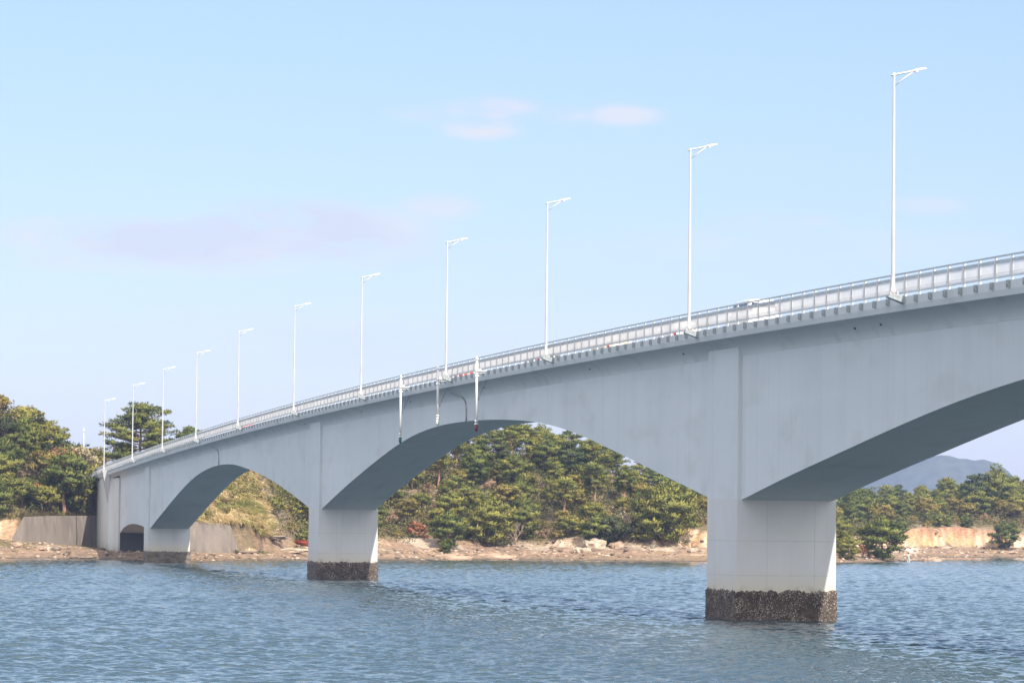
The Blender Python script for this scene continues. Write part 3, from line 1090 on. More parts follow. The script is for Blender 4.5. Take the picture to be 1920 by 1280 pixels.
def ground_z(x, y, fine=True):
    x, y = np.asarray(x, float), np.asarray(y, float)
    D = shore_dist(x, y)
    a = azim(x, y)
    n1 = fbm(x * .09, y * .09, 0, 3, 4) - .5
    n2 = fbm(x * .5, y * .5, 0, 9, 4) - .5
    Dj = D + n1 * 5 + n2 * 2.0
    beach = np.interp(Dj, [-30, -6, 0, 4, 9, 15, 22], [-3.2, -1.2, 0.0, .75, 1.35, 2.3, 2.9])
    # tilted rock ledges
    tilt = beach + .02 * x + .5 * n1
    led = np.floor(tilt / .52) * .52 + .52 * sstep((tilt / .52 - np.floor(tilt / .52)) * 3.4 - 2.0) - .02 * x - .5 * n1
    w = sstep((Dj - .5) / 3) * .9 * np.interp(a, [440, 620], [.35, 1])
    z = beach * (1 - w) + led * w
    z = z + n2 * .6 * sstep((Dj + 1) / 3)
    # bank or cliff at the back of the beach, then the hillside up to its ridge
    cliff = np.interp(a, [590, 700, 1000, 1060, 1120, 1160, 1215, 1290, 1330, 1500, 1570, 1610, 1660, 1690, 1720, 1800, 1870, 1920, 2100],
                      [.5, .8, .7, .8, 2.0, .9, 1.0, 3.0, 2.8, 1.2, 1.0, 2.6, 1.4, 2.2, 3.9, 4.3, 3.2, 2.6, 2.5])
    Dc = np.interp(a, [1300, 1560, 1620, 1680, 1720], [14.5, 10, 8, 12, 15])
    z = z + cliff * sstep((D + n2 * 2.6 + n1 * 4 - Dc) / 1.9)
    R = np.interp(a, [-400, 0, 100, 150, 185, 400, 450, 600, 760, 900, 1000, 1100, 1250, 1400, 1560, 1640, 1700, 1800, 1920, 2200],
                  [22.3, 22.3, 22.0, 17.8, 12.6, 12.5, 13, 14, 16, 17.2, 17.2, 15.5, 11.5, 9.5, 8.4, 8.0, 9.6, 10.4, 13.2, 15])
    base = 2.9 + cliff
    z = z + np.maximum(R - base, .4) * sstep((D - Dc - 1 + n1 * 6) / 50 * .95 + .02) ** .85 * (D > Dc - 4)
    # filled ground behind the two retaining walls
    yw = np.interp(x, WALL_LINE[:, 0], WALL_LINE[:, 1])
    v = y - yw
    m = sstep((x + 77) / 4) * sstep((-32.0 - x) / 8)
    fill = 5.2 + np.clip(v - 1.5, 0, 60) * .34 + n1 * 1.0
    fill = np.minimum(fill, R + n1)
    low = np.minimum(z, np.where(x < -55, 2.3 - .09 * (x + 70), 1.0) + n2 * .2)
    z = np.where(m > 0, z * (1 - m) + np.where(v > 1.2, fill, low) * m, z)
    # road embankment beyond the bridge end
    px_, py_ = x - BO.x, y - BO.y
    s = px_ * E_S.x + py_ * E_S.y
    t = px_ * E_T.x + py_ * E_T.y
    em = sstep((s - 381) / 4) * sstep((15 - np.abs(t - 4.7)) / 8)
    z = np.where(em > 0, z * (1 - em) + np.minimum(np.maximum(z, 11.55), 11.6) * em, z)
    ub = sstep((387 - s) / 3) * sstep((s - 340) / 5) * (t > PN - .6) * (t < PF + .8)
    z = np.where(ub > 0, np.minimum(z, 1.2 + 4 * (1 - ub)), z)
    # behind the ridge the land drops to a low plain
    back = np.interp(D, [75, 180, 400], [0, .55, 1])
    z = z * (1 - back) + (3.0 + 3 * n1) * back
    return z


def axis(parts):
    return np.unique(np.concatenate([np.arange(a, b, st) for a, b, st in parts]))


gx = axis([(-1500, -140, 80), (-140, -88, 3), (-88, 126, .7), (126, 180, 3), (180, 1501, 80)])
gy = axis([(-80, 440, 40), (440, 468, 4), (468, 690, .7), (690, 900, .9), (900, 1000, 5), (1000, 5200, 100)])
GX, GY = np.meshgrid(gx, gy)
GZ = ground_z(GX, GY)
GD = shore_dist(GX, GY)
GA = azim(GX, GY)
# surface colours by what lies there: wet rock, bare tan rock, pale sand, soil, ochre and cream cliff
n_a = fbm(GX * .35, GY * .35, GZ * .8, 41, 4)
n_b = fbm(GX * .12, GY * .12, 0, 52, 3)
n_c = fbm(GX * 1.3, GY * 1.3, GZ * 2, 63, 3)


def mixc3(a, b, f):
    return a * (1 - f[..., None]) + np.array(b) * f[..., None]


C = np.zeros(GX.shape + (3,)) + np.array((.245, .160, .102))
C = mixc3(C, (.23, .155, .105), sstep((n_a - .42) * 5))
C = mixc3(C, (.40, .295, .22), sstep((n_c - .54) * 6) * .7)
C = mixc3(C, (.27, .185, .10), sstep((n_b - .5) * 7) * .55)
# thin dark weathered seams between the rock beds, wandering with the tilt of the strata
bed = GZ + .02 * GX + .9 * (n_b - .5) + .25 * (n_a - .5)
seam = sstep((.17 - np.abs((bed / .46) % 1.0 - .5)) / .10) * sstep((n_a - .36) * 6) * (GZ > .25)
C = mixc3(C, (.13, .09, .065), seam * .75)
wet = sstep((1.1 + (n_a - .5) * 1.8 - GZ) / .6)
C = mixc3(C, (.20, .14, .09), wet * .75)
C = mixc3(C, (.075, .06, .045), sstep((.28 - GZ) / .25))
sand = sstep((GA - 35) / 20) * sstep((140 - GA) / 25) * sstep((GZ - 1.55 - (n_a - .5)) / .3) * sstep((22 - GD) / 3) * sstep((np.interp(GX, WALL_LINE[:, 0], WALL_LINE[:, 1]) - GY + .5) / 1.0) * (GX < -55)
sand2 = sstep((GA - 1650) / 20) * sstep((1735 - GA) / 20) * sstep((GD - 5.5) / 2) * sstep((14 - GD) / 2) * (GY > 655)
sand3 = sstep((GA - 690) / 30) * sstep((1330 - GA) / 30) * sstep((n_b - .46) * 8) * sstep((GD - 9) / 3) * sstep((17 - GD) / 2)
C = mixc3(C, (.62, .53, .44), np.maximum(np.maximum(sand, sand2) * sstep((n_c - .3) * 5), sand3 * .35))
soil = sstep((GD + (n_a - .5) * 5 - np.interp(GA, [470, 600, 1300, 1560, 1620, 1720], [11, 14.5, 15.5, 12, 10, 17])) / 2)
soil = np.where((GX < -38) & (GY > np.interp(GX, WALL_LINE[:, 0], WALL_LINE[:, 1]) + .5), 1, soil)
C = mixc3(C, (.15, .115, .055), soil)
C = mixc3(C, (.26, .19, .13), soil * sstep((n_b - .5) * 6) * .7)
gzx = np.gradient(GZ, gx, axis=1)
gzy = np.gradient(GZ, gy, axis=0)
steep = sstep((np.hypot(gzx, gzy) - .75) / .5) * sstep((GZ - 1.6) / .6) * sstep((36 - GD) / 6) * ((GA > 600) | (GA < 40))
C = mixc3(C, (.42, .27, .165), steep)
C = mixc3(C, (.60, .47, .34), steep * sstep((n_c - .45) * 6))
oc = sstep((GZ - 4.9 + (n_b - .5) * 2 + (n_c - .5) * 1.2) / .4) * steep
oc_top = oc * sstep((GA - 1640) / 20)
oc = sstep((np.sin(GZ * 2.6 + n_b * 9 + n_a * 3) - .2) * 3) * steep
C = mixc3(C, (.52, .29, .11), oc * sstep((GA - 1215) / 20) * .7)
C = mixc3(C, (.30, .135, .075), oc_top * .85)
gap = ((GX < -88) | (GX > 126) | (GY > 930))
C = np.where(gap[..., None], np.array((.07, .085, .035)), C)
ii, jj = np.meshgrid(np.arange(len(gx) - 1), np.arange(len(gy) - 1))
ii, jj = ii.ravel(), jj.ravel()
W_ = len(gx)
F = np.column_stack([jj * W_ + ii, jj * W_ + ii + 1, (jj + 1) * W_ + ii + 1, (jj + 1) * W_ + ii])
mt = mat('rocky_ground', (.4, .3, .2), .9, spec=.2)
t_ = mt.node_tree
b_ = t_.nodes['Principled BSDF']
va = N(t_, 'ShaderNodeAttribute', attribute_name='surface')
tc_ = N(t_, 'ShaderNodeTexCoord')
mp_ = N(t_, 'ShaderNodeMapping')
mp_.inputs['Scale'].default_value = (1.1, 1.1, 3.4)
t_.links.new(tc_.outputs['Object'], mp_.inputs[0])
no_ = N(t_, 'ShaderNodeTexNoise')
no_.inputs['Scale'].default_value = 1.0
no_.inputs['Detail'].default_value = 9
no_.inputs['Roughness'].default_value = .68
t_.links.new(mp_.outputs[0], no_.inputs['Vector'])
mr_ = N(t_, 'ShaderNodeMapRange')
mr_.inputs['From Min'].default_value = .3
mr_.inputs['From Max'].default_value = .72
mr_.inputs['To Min'].default_value = .48
mr_.inputs['To Max'].default_value = 1.35
t_.links.new(no_.outputs['Fac'], mr_.inputs[0])
vm_ = N(t_, 'ShaderNodeVectorMath', operation='SCALE')
t_.links.new(va.outputs['Color'], vm_.inputs[0])
t_.links.new(mr_.outputs[0], vm_.inputs['Scale'])
t_.links.new(vm_.outputs[0], b_.inputs['Base Color'])
bu_ = N(t_, 'ShaderNodeBump')
bu_.inputs['Strength'].default_value = .8
bu_.inputs['Distance'].default_value = .35
t_.links.new(no_.outputs['Fac'], bu_.inputs['Height'])
t_.links.new(bu_.outputs[0], b_.inputs['Normal'])
M['ground'] = mt
terr = link('ground', np_mesh('ground', np.column_stack([GX.ravel(), GY.ravel(), GZ.ravel()]), F, attrs={'surface': C.reshape(-1, 3)}, smooth=True), mt)
tag(terr, 'rocky tan shore and wooded hillside behind the bridge', 'shore', kind='structure')

# ------------------------------------------------------------------ water
wm = bpy.data.materials.new('sea_water')
wm.use_nodes = True
t_ = wm.node_tree
b_ = t_.nodes['Principled BSDF']
b_.inputs['Base Color'].default_value = (.040, .064, .076, 1)
b_.inputs['Roughness'].default_value = .06
b_.inputs['IOR'].default_value = 1.33
# fine ripples: small random slopes added to the wave mesh's own normals
tc_ = N(t_, 'ShaderNodeTexCoord')
gm_ = N(t_, 'ShaderNodeNewGeometry')
acc = gm_.outputs['Normal']
for sc_, det, amp in (((4.2, 5.6, 1), 3, RIPPLE), ((.30, .55, 1), 2, RIPPLE * .45)):
    mp_ = N(t_, 'ShaderNodeMapping')
    mp_.inputs['Scale'].default_value = sc_
    t_.links.new(tc_.outputs['Object'], mp_.inputs[0])
    n_ = N(t_, 'ShaderNodeTexNoise')
    n_.inputs['Scale'].default_value = 1.0
    n_.inputs['Detail'].default_value = det
    n_.inputs['Roughness'].default_value = .6
    t_.links.new(mp_.outputs[0], n_.inputs['Vector'])
    sb_ = N(t_, 'ShaderNodeVectorMath', operation='SUBTRACT')
    t_.links.new(n_.outputs['Color'], sb_.inputs[0])
    sb_.inputs[1].default_value = (.5, .5, .5)
    ml_ = N(t_, 'ShaderNodeVectorMath', operation='MULTIPLY')
    t_.links.new(sb_.outputs[0], ml_.inputs[0])
    ml_.inputs[1].default_value = (amp, amp, 0)
    ad_ = N(t_, 'ShaderNodeVectorMath', operation='ADD')
    t_.links.new(acc, ad_.inputs[0])
    t_.links.new(ml_.outputs[0], ad_.inputs[1])
    acc = ad_.outputs[0]
nm_ = N(t_, 'ShaderNodeVectorMath', operation='NORMALIZE')
t_.links.new(acc, nm_.inputs[0])
t_.links.new(nm_.outputs[0], b_.inputs['Normal'])
M['water'] = wm
# wind waves as real relief where the water is seen; a plain sheet further out
wy = [92.0]
while wy[-1] < 805:
    wy.append(wy[-1] * 1.00105)
wy = np.array(wy)
wu = np.linspace(-1, 1, 561)
WX = wu[None, :] * (.172 * wy[:, None] + 6)
WY = np.repeat(wy[:, None], len(wu), 1)
WZ = np.zeros_like(WX)
wrg = np.random.default_rng(12)
nw = 54
for i in range(nw):
    lam = .27 * (2.0 / .27) ** ((i + wrg.random()) / nw)
    th = math.pi / 2 + .25 + wrg.normal() * .75
    sl = WAVE * math.sqrt(2.0 / nw)
    k = 2 * math.pi / lam
    keep = np.clip((lam / (.00105 * wy) - 1.4) / 1.5, 0, 1)[:, None]
    WZ += keep * sl / k * np.sin(k * (WX * math.cos(th) + WY * math.sin(th)) + wrg.random() * 6.28)
WZ *= (.62 + .8 * fbm(WX * .045, WY * .03, 0, 113, 3))
ii, jj = np.meshgrid(np.arange(len(wu) - 1), np.arange(len(wy) - 1))
ii, jj = ii.ravel(), jj.ravel()
W_ = len(wu)
F = np.column_stack([jj * W_ + ii, jj * W_ + ii + 1, (jj + 1) * W_ + ii + 1, (jj + 1) * W_ + ii])
n0 = WX.size
V = np.concatenate([np.column_stack([WX.ravel(), WY.ravel(), WZ.ravel()]), [(-1500, -70, -.35), (1500, -70, -.35), (1500, 1100, -.35), (-1500, 1100, -.35)]])
F = np.concatenate([F, [[n0, n0 + 1, n0 + 2, n0 + 3]]])
water = link('water', np_mesh('water', V, F, smooth=True), wm)
tag(water, 'blue rippled sea water under the bridge', 'water', kind='structure')

# ------------------------------------------------------------------ far wooded hill
hx = np.arange(-100, 1250, 6.0)
hy = np.arange(4250, 4980, 9.0)
HX, HY = np.meshgrid(hx, hy)
ha = 960 + F_PX * HX / 4560.0
top = np.interp(ha, [900, 1450, 1600, 1660, 1700, 1735, 1765, 1800, 1830, 1850, 1875, 1890, 1905, 1930, 1990, 2150, 2400],
                [10, 22, 52, 78, 92, 101, 105, 101, 98, 99, 95, 89, 78, 64, 45, 28, 14])
HZ = top * np.exp(-((HY - 4580) / 170.0) ** 2) * (.95 + .10 * fbm(HX * .012, HY * .012, 0, 71, 3)) + 6.0 * (fbm(HX * .085, HY * .085, 0, 72, 3) - .5) + 1.0
ii, jj = np.meshgrid(np.arange(len(hx) - 1), np.arange(len(hy) - 1))
ii, jj = ii.ravel(), jj.ravel()
W_ = len(hx)
F = np.column_stack([jj * W_ + ii, jj * W_ + ii + 1, (jj + 1) * W_ + ii + 1, (jj + 1) * W_ + ii])
M['far_forest'] = mat('far_forest', (.05, .07, .03), .95, spec=.1)
noisy(M['far_forest'], (.036, .044, .036), (.075, .078, .058), (.07, .07, .07), .3, .7, bump=1.0, bscale=.2)
hill = link('hill', np_mesh('hill', np.column_stack([HX.ravel(), HY.ravel(), HZ.ravel()]), F, smooth=True), M['far_forest'])
tag(hill, 'hazy blue wooded hill far behind the right shore', 'hill', kind='structure')

# ------------------------------------------------------------------ foliage builders
def leaves(rg, c, r, n, l, w, crown_c, up=.35, droop=0.0, tone=0.5, tj=.12):
    """n leaf or needle blades in the ellipsoid clump at c"""
    d = rg.normal(size=(n, 3))
    d /= np.linalg.norm(d, axis=1)[:, None]
    rad = rg.random(n)[:, None] ** .45
    p = c + d * r * rad
    out = d * np.array([1, 1, .8]) + np.array([0, 0, up]) + rg.normal(size=(n, 3)) * .45
    out[:, 2] -= droop
    out /= np.linalg.norm(out, axis=1)[:, None]
    side = np.cross(out, rg.normal(size=(n, 3)))
    side /= np.linalg.norm(side, axis=1)[:, None] + 1e-9
    ln = l * (.7 + .6 * rg.random(n))[:, None]
    wd = w * (.7 + .6 * rg.random(n))[:, None] * .5
    V = np.stack([p - side * wd, p + side * wd, p + out * ln + side * wd * .45, p + out * ln - side * wd * .45], 1)
    fo = c - crown_c
    fo = fo / (np.linalg.norm(fo) + 1e-6)
    nn = d * .8 + fo * .45 + np.array([0, 0, .25]) + rg.normal(size=(n, 3)) * .22
    nn /= np.linalg.norm(nn, axis=1)[:, None]
    NN = np.repeat(nn[:, None], 4, 1)
    # wind every blade so that its front is the side its normal looks to
    ng = np.cross(V[:, 1] - V[:, 0], V[:, 2] - V[:, 0])
    back = (ng * nn).sum(1) < 0
    V[back] = V[back][:, ::-1]
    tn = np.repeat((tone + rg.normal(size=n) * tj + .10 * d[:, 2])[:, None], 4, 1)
    return V.reshape(-1, 3), NN.reshape(-1, 3), tn.ravel()


def crown_mesh(name, chunks):
    V = np.concatenate([c[0] for c in chunks])
    Nn = np.concatenate([c[1] for c in chunks])
    T = np.concatenate([c[2] for c in chunks])
    F = np.arange(len(V)).reshape(-1, 4)
    return np_mesh(name, V, F, normals=Nn, attrs={'tone': np.clip(T, 0, 1)})


def make_pine(seed, H, spread, leaf, bark, first=.3, layers=11, tuft=46, flat=.36, lean=0.0, dense=1.0):
    rg = np.random.default_rng(seed)
    base = np.array([0., 0., 0.])
    px = [np.array([lean * (i / 8) ** 1.4 * H + .12 * math.sin(i * 1.3 + seed), .1 * math.cos(i * 1.7 + seed), H * i / 8.5]) for i in range(9)]
    px[0] = px[0] * [0, 0, 1] - [0, 0, .5]
    tb = MB()
    tb.tube(px, [max(.03, (.03 * H) * (1 - i / 9.2)) for i in range(9)], 7)
    cc = np.array([px[5][0], px[5][1], H * .62])
    ch = []
    for i in range(layers):
        u = i / (layers - 1)
        h = H * (first + (1 - first) * u * .97)
        tp = np.array([np.interp(h, [q[2] for q in px], [q[k] for q in px]) for k in (0, 1)] + [h])
        reach = spread * (math.sin(math.pi * (.22 + .74 * u)) ** .9) * (.75 + .5 * rg.random()) * (.62 if u < .12 else 1)
        nb = 4 if u < .85 else 3
        a0 = rg.random() * 6.28
        for b in range(nb):
            a = a0 + b * 6.28 / nb + rg.normal() * .35
            ln = reach * (.65 + .5 * rg.random())
            tip = tp + np.array([math.cos(a) * ln, math.sin(a) * ln, ln * (.10 + .25 * u) + rg.normal() * .15])
            tb.tube([tp, (tp + tip) / 2 + [0, 0, -.06 * ln], tip], [.016 * H * .5, .011 * H * .5, .015], 5, False)
            nc = max(1, int(round(ln / .58)))
            tone = .5 + rg.normal() * .16
            for k in range(nc):
                f = 1 - k * .62 / max(nc, 1) * (1 if nc > 1 else 0)
                c = tp + (tip - tp) * f + np.array([rg.normal() * .22, rg.normal() * .22, .1 + rg.normal() * .10])
                r = np.array([1, 1, flat * 1.1]) * (.36 + .32 * rg.random()) * (spread / 2.4) ** .5
                ch.append(leaves(rg, c, r, int(tuft * dense * 1.25), .31, .115, cc, up=.55, tone=np.clip(tone + rg.normal() * .16, .05, .95)))
    c = px[-1] + [0, 0, .1]
    ch.append(leaves(rg, c, np.array([.5, .5, .6]), tuft * 2, .31, .115, cc, up=.7, tone=.6))
    root = empty('pine_tree')
    t = tb.build('trunk', bark, root, True)
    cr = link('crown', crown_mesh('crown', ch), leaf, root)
    return root, [(t, []), (cr, [])]


def make_broad(seed, H, R, leaf, bark, n=52, per=70, low=.18, l=.27, w=.19, gap=.0, name='broadleaf_tree', flat=1.0):
    rg = np.random.default_rng(seed)
    tb = MB()
    top = np.array([rg.normal() * .2, rg.normal() * .2, H * .62])
    tb.tube([(0, 0, -.5), (.06, .04, H * .25), tuple(top)], [.03 * H, .022 * H, .012 * H], 7)
    cc = np.array([0, 0, H * (.5 + low * .5)])
    hz = H * (1 - low) * .5
    ch = []
    for i in range(n):
        d = rg.normal(size=3)
        d /= np.linalg.norm(d)
        if d[2] < -.55:
            d[2] *= -1
        k = (.40 + .60 * rg.random() ** .5) * (.78 + .42 * rg.random())
        c = cc + d * np.array([R, R, hz]) * k * .88
        r = np.array([1, 1, .72 * flat]) * R * (.13 + .13 * rg.random())
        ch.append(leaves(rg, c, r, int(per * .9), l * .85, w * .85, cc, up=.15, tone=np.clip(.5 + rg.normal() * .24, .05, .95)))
        if i % 3 == 0:
            st = top * (.45 + .5 * rg.random())
            tb.tube([tuple(st), tuple((st + c) / 2 + rg.normal(size=3) * .1), tuple(c)], [.010 * H, .007 * H, .012], 5, False)
    root = empty(name)
    t = tb.build('trunk', bark, root, True)
    cr = link('crown', crown_mesh('crown', ch), leaf, root)
    return root, [(t, []), (cr, [])]


def make_bare(seed, H, R, twig, leaf=None, name='bare_tree', amount=14):
    rg = np.random.default_rng(seed)
    tb, fb = MB(), MB()
    ch = []

    def grow(p, d, ln, rad, lvl):
        q = p + d * ln
        (tb if lvl < 2 else fb).tube([tuple(p), tuple((p + q) / 2 + rg.normal(size=3) * ln * .05), tuple(q)], [rad, rad * .85, rad * .7], 5 if lvl < 2 else 3, False)
        if lvl >= 4:
            if leaf is not None and rg.random() < .75:
                ch.append(leaves(rg, q, np.array([.28, .28, .22]), amount, .2, .13, np.array([0, 0, H * .5]), up=.1, tone=.5 + rg.normal() * .15))
            return
        for _ in range(3 if lvl else 5):
            e = d + rg.normal(size=3) * (.50 if lvl else .48)
            e[2] += .12
            e /= np.linalg.norm(e)
            grow(p + (q - p) * (.55 + .45 * rg.random()), e, ln * (.66 + .2 * rg.random()), max(rad * .58, .013), lvl + 1)
    grow(np.array([0, 0, -.3]), np.array([0, 0, 1.]), H * .34, .022 * H, 0)
    root = empty(name)
    t = tb.build('trunk', twig, root, True)
    tw = fb.build('twigs', twig, root)
    kids = [(t, []), (tw, [])]
    if leaf is not None and ch:
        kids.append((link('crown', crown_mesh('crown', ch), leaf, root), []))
    return root, kids


PROTO = {}          # kind -> list of [root, kids, used, height]


def proto(kind, made, h):
    PROTO.setdefault(kind, []).append([made[0], made[1], False, h])


proto('tall_pine', make_pine(101, 8.0, 2.3, M['pine'], M['red_bark'], .36, 11, flat=.34), 8.0)
proto('tall_pine', make_pine(102, 8.4, 2.6, M['pine'], M['red_bark'], .42, 10, flat=.32, lean=.06), 8.4)
proto('tall_pine', make_pine(109, 7.6, 2.2, M['pine'], M['bark'], .30, 12, flat=.34), 7.6)
proto('bushy_pine', make_pine(103, 5.6, 2.5, M['pine'], M['bark'], .12, 11, flat=.42), 5.6)
proto('bushy_pine', make_pine(104, 6.2, 2.7, M['pine'], M['bark'], .10, 12, flat=.44, lean=-.05), 6.2)
proto('dark_pine', make_pine(105, 6.8, 2.5, M['pine_dark'], M['bark'], .15, 12, flat=.38), 6.8)
proto('umbrella_pine', make_pine(106, 7.4, 2.5, M['pine'], M['red_bark'], .62, 6, 50, flat=.28, lean=.07), 7.4)
proto('umbrella_pine', make_pine(116, 7.0, 2.2, M['pine'], M['red_bark'], .58, 6, 50, flat=.28, lean=-.09), 7.0)
proto('big_pine', make_pine(107, 12.0, 5.2, M['pine'], M['bark'], .06, 18, 60, flat=.33, dense=1.0), 12.0)
proto('young_pine', make_pine(108, 3.4, 1.5, M['pine'], M['bark'], .08, 8, 40, flat=.5), 3.4)
proto('round_tree', make_broad(201, 5.2, 2.5, M['broad'], M['bark'], 84), 5.2)
proto('round_tree', make_broad(202, 4.8, 2.8, M['broad'], M['bark'], 88), 4.8)
proto('dark_tree', make_broad(203, 5.0, 2.6, M['broad_dark'], M['bark'], 90), 5.0)
proto('dark_tree', make_broad(213, 5.0, 3.1, M['broad_dark'], M['bark'], 96), 5.0)
proto('olive_tree', make_broad(204, 5.0, 2.3, M['olive'], M['bark'], 72), 5.0)
proto('olive_tree', make_broad(214, 5.6, 2.2, M['olive'], M['bark'], 72), 5.6)
proto('green_shrub', make_broad(205, 2.4, 1.5, M['broad'], M['bark'], 20, 60, .02, .22, .16, name='shrub'), 2.4)
proto('olive_shrub', make_broad(206, 2.2, 1.5, M['olive'], M['bark'], 18, 60, .02, .22, .16, name='shrub'), 2.2)
proto('brown_shrub', make_bare(301, 2.6, 1.4, M['twig'], M['brown'], 'shrub', 10), 2.6)
proto('rust_shrub', make_bare(302, 2.8, 1.6, M['twig'], M['rust'], 'shrub', 14), 2.8)
proto('scarlet_shrub', make_broad(303, 1.8, 1.7, M['scarlet'], M['bark'], 20, 60, .02, .22, .16, name='shrub', flat=.8), 1.8)
proto('bare_tree', make_bare(304, 5.0, 2.2, M['twig'], None), 5.0)
proto('bare_tree', make_bare(305, 4.6, 2.2, M['twig'], M['pale'], amount=4), 4.6)
proto('pale_tree', make_broad(306, 4.6, 2.0, M['pale'], M['twig'], 24, 45), 4.6)
proto('rust_tree', make_bare(307, 5.0, 2.2, M['twig'], M['rust'], 'rust_tree', 10), 5.0)

WORDS = {'tall_pine': ('tall layered pine', 'pine'), 'bushy_pine': ('bushy green pine', 'pine'), 'dark_pine': ('dark dense pine', 'pine'),
         'umbrella_pine': ('flat topped bare-trunk pine', 'pine'), 'big_pine': ('very large dark pine', 'pine'), 'young_pine': ('small young pine', 'pine'),
         'round_tree': ('round bright green tree', 'tree'), 'dark_tree': ('round dark green tree', 'tree'), 'olive_tree': ('yellowish olive tree', 'tree'),
         'green_shrub': ('low green shrub', 'shrub'), 'olive_shrub': ('low yellowish shrub', 'shrub'), 'brown_shrub': ('brown withered shrub', 'shrub'),
         'rust_shrub': ('rust red shrub', 'shrub'), 'scarlet_shrub': ('bright scarlet shrub', 'shrub'), 'bare_tree': ('bare grey brown tree', 'tree'),
         'pale_tree': ('pale blossom coloured tree', 'tree'), 'rust_tree': ('slender rust red tree', 'tree')}
PLANTS = []         # (kind, x, y, scale, rz, label or None)


def put(kind, px, depth, scale=1.0, label=None, which=None):
    d = px_dir(px, 900)
    x = d.x * depth / d.y
    PLANTS.append([kind, x, depth, scale, random.random() * 6.28, label, which])


def tree_scale(kind, h):
    return h / PROTO[kind][0][3]
# key trees, each where the photograph shows it (px across, metres away, height)
def key(kind, px, depth, h, label, which=None):
    put(kind, px, depth, tree_scale(kind, h), label, which)


key('big_pine', 262, 556, 12.2, 'very large dark pine behind the bridge end, between the two leftmost lamps', 0)
key('bushy_pine', 350, 556, 7.6, 'small bushy pine showing just above the deck right of the very large pine')
key('dark_tree', 122, 546, 6.2, 'large round almost black green tree above the grey wall, left of the abutment', 1)
key('bushy_pine', 128, 532, 7.4, 'bright green cone shaped pine just left of the abutment top')
key('rust_tree', 112, 538, 6.4, 'slender rust red tree below the almost black green tree')
key('pale_tree', 160, 539, 5.6, 'pale whitish tree beside the top of the abutment')
key('rust_shrub', 62, 527, 3.2, 'rust red shrub above the middle of the left grey wall')
key('scarlet_shrub', 566, 541, 1.5, 'bright scarlet shrub beside the left edge of the middle pier')
key('rust_shrub', 780, 585, 3.2, 'rust red shrub low on the slope right of the middle pier')
key('bushy_pine', 842, 581, 5.6, 'broad bushy pine low on the slope, second large pine right of the middle pier')
key('young_pine', 835, 576, 1.9, 'small spreading pine alone on the rocks in front of a broad pine')
key('bushy_pine', 918, 592, 7.2, 'large dark based pine under the red hanging light, low on the slope')
key('bare_tree', 968, 594, 5.0, 'bare grey brown tree in the middle of the hillside right of the large pine', 0)
key('bare_tree', 1185, 592, 6.0, 'bare greyish tree left of the big green pine near the right pier', 1)
key('bushy_pine', 1245, 590, 9.0, 'big bright green pine on the cream cliff left of the right pier', 1)
key('dark_tree', 1150, 590, 5.2, 'round dark tree shading the rocks left of the big green pine')
key('umbrella_pine', 1060, 605, 7.6, 'flat topped pine with a bare reddish trunk in the middle of the slope', 0)
key('umbrella_pine', 858, 607, 7.4, 'flat topped pine with bare trunk under the arch left of the red light', 1)
key('umbrella_pine', 1118, 612, 7.8, 'flat topped pine with a long thin trunk right of the reddish trunk', 0)
key('bushy_pine', 1655, 612, 7.2, 'large green pine leaning over the rocky point right of the nearest pier')
key('bushy_pine', 1592, 595, 3.6, 'small bushy pine touching the right edge of the nearest pier')
key('rust_shrub', 1618, 620, 2.6, 'rust red shrub on the point above a leaning bare stem')
key('bushy_pine', 1885, 797, 5.8, 'bushy pine growing down over the orange cliff')
key('dark_pine', 1829, 828, 9.6, 'tallest dark pine standing above the orange cliff')
key('bushy_pine', 1868, 832, 9.4, 'wide light green pine right of the tallest pine above the orange cliff')
key('tall_pine', 1777, 845, 8.4, 'slim upright pine left of the tallest pine above the cliff')
key('young_pine', 1741, 797, 2.6, 'small round pine at the left top of the orange cliff')
key('young_pine', 1776, 796, 2.2, 'small bushy pine in the middle of the orange cliff top')

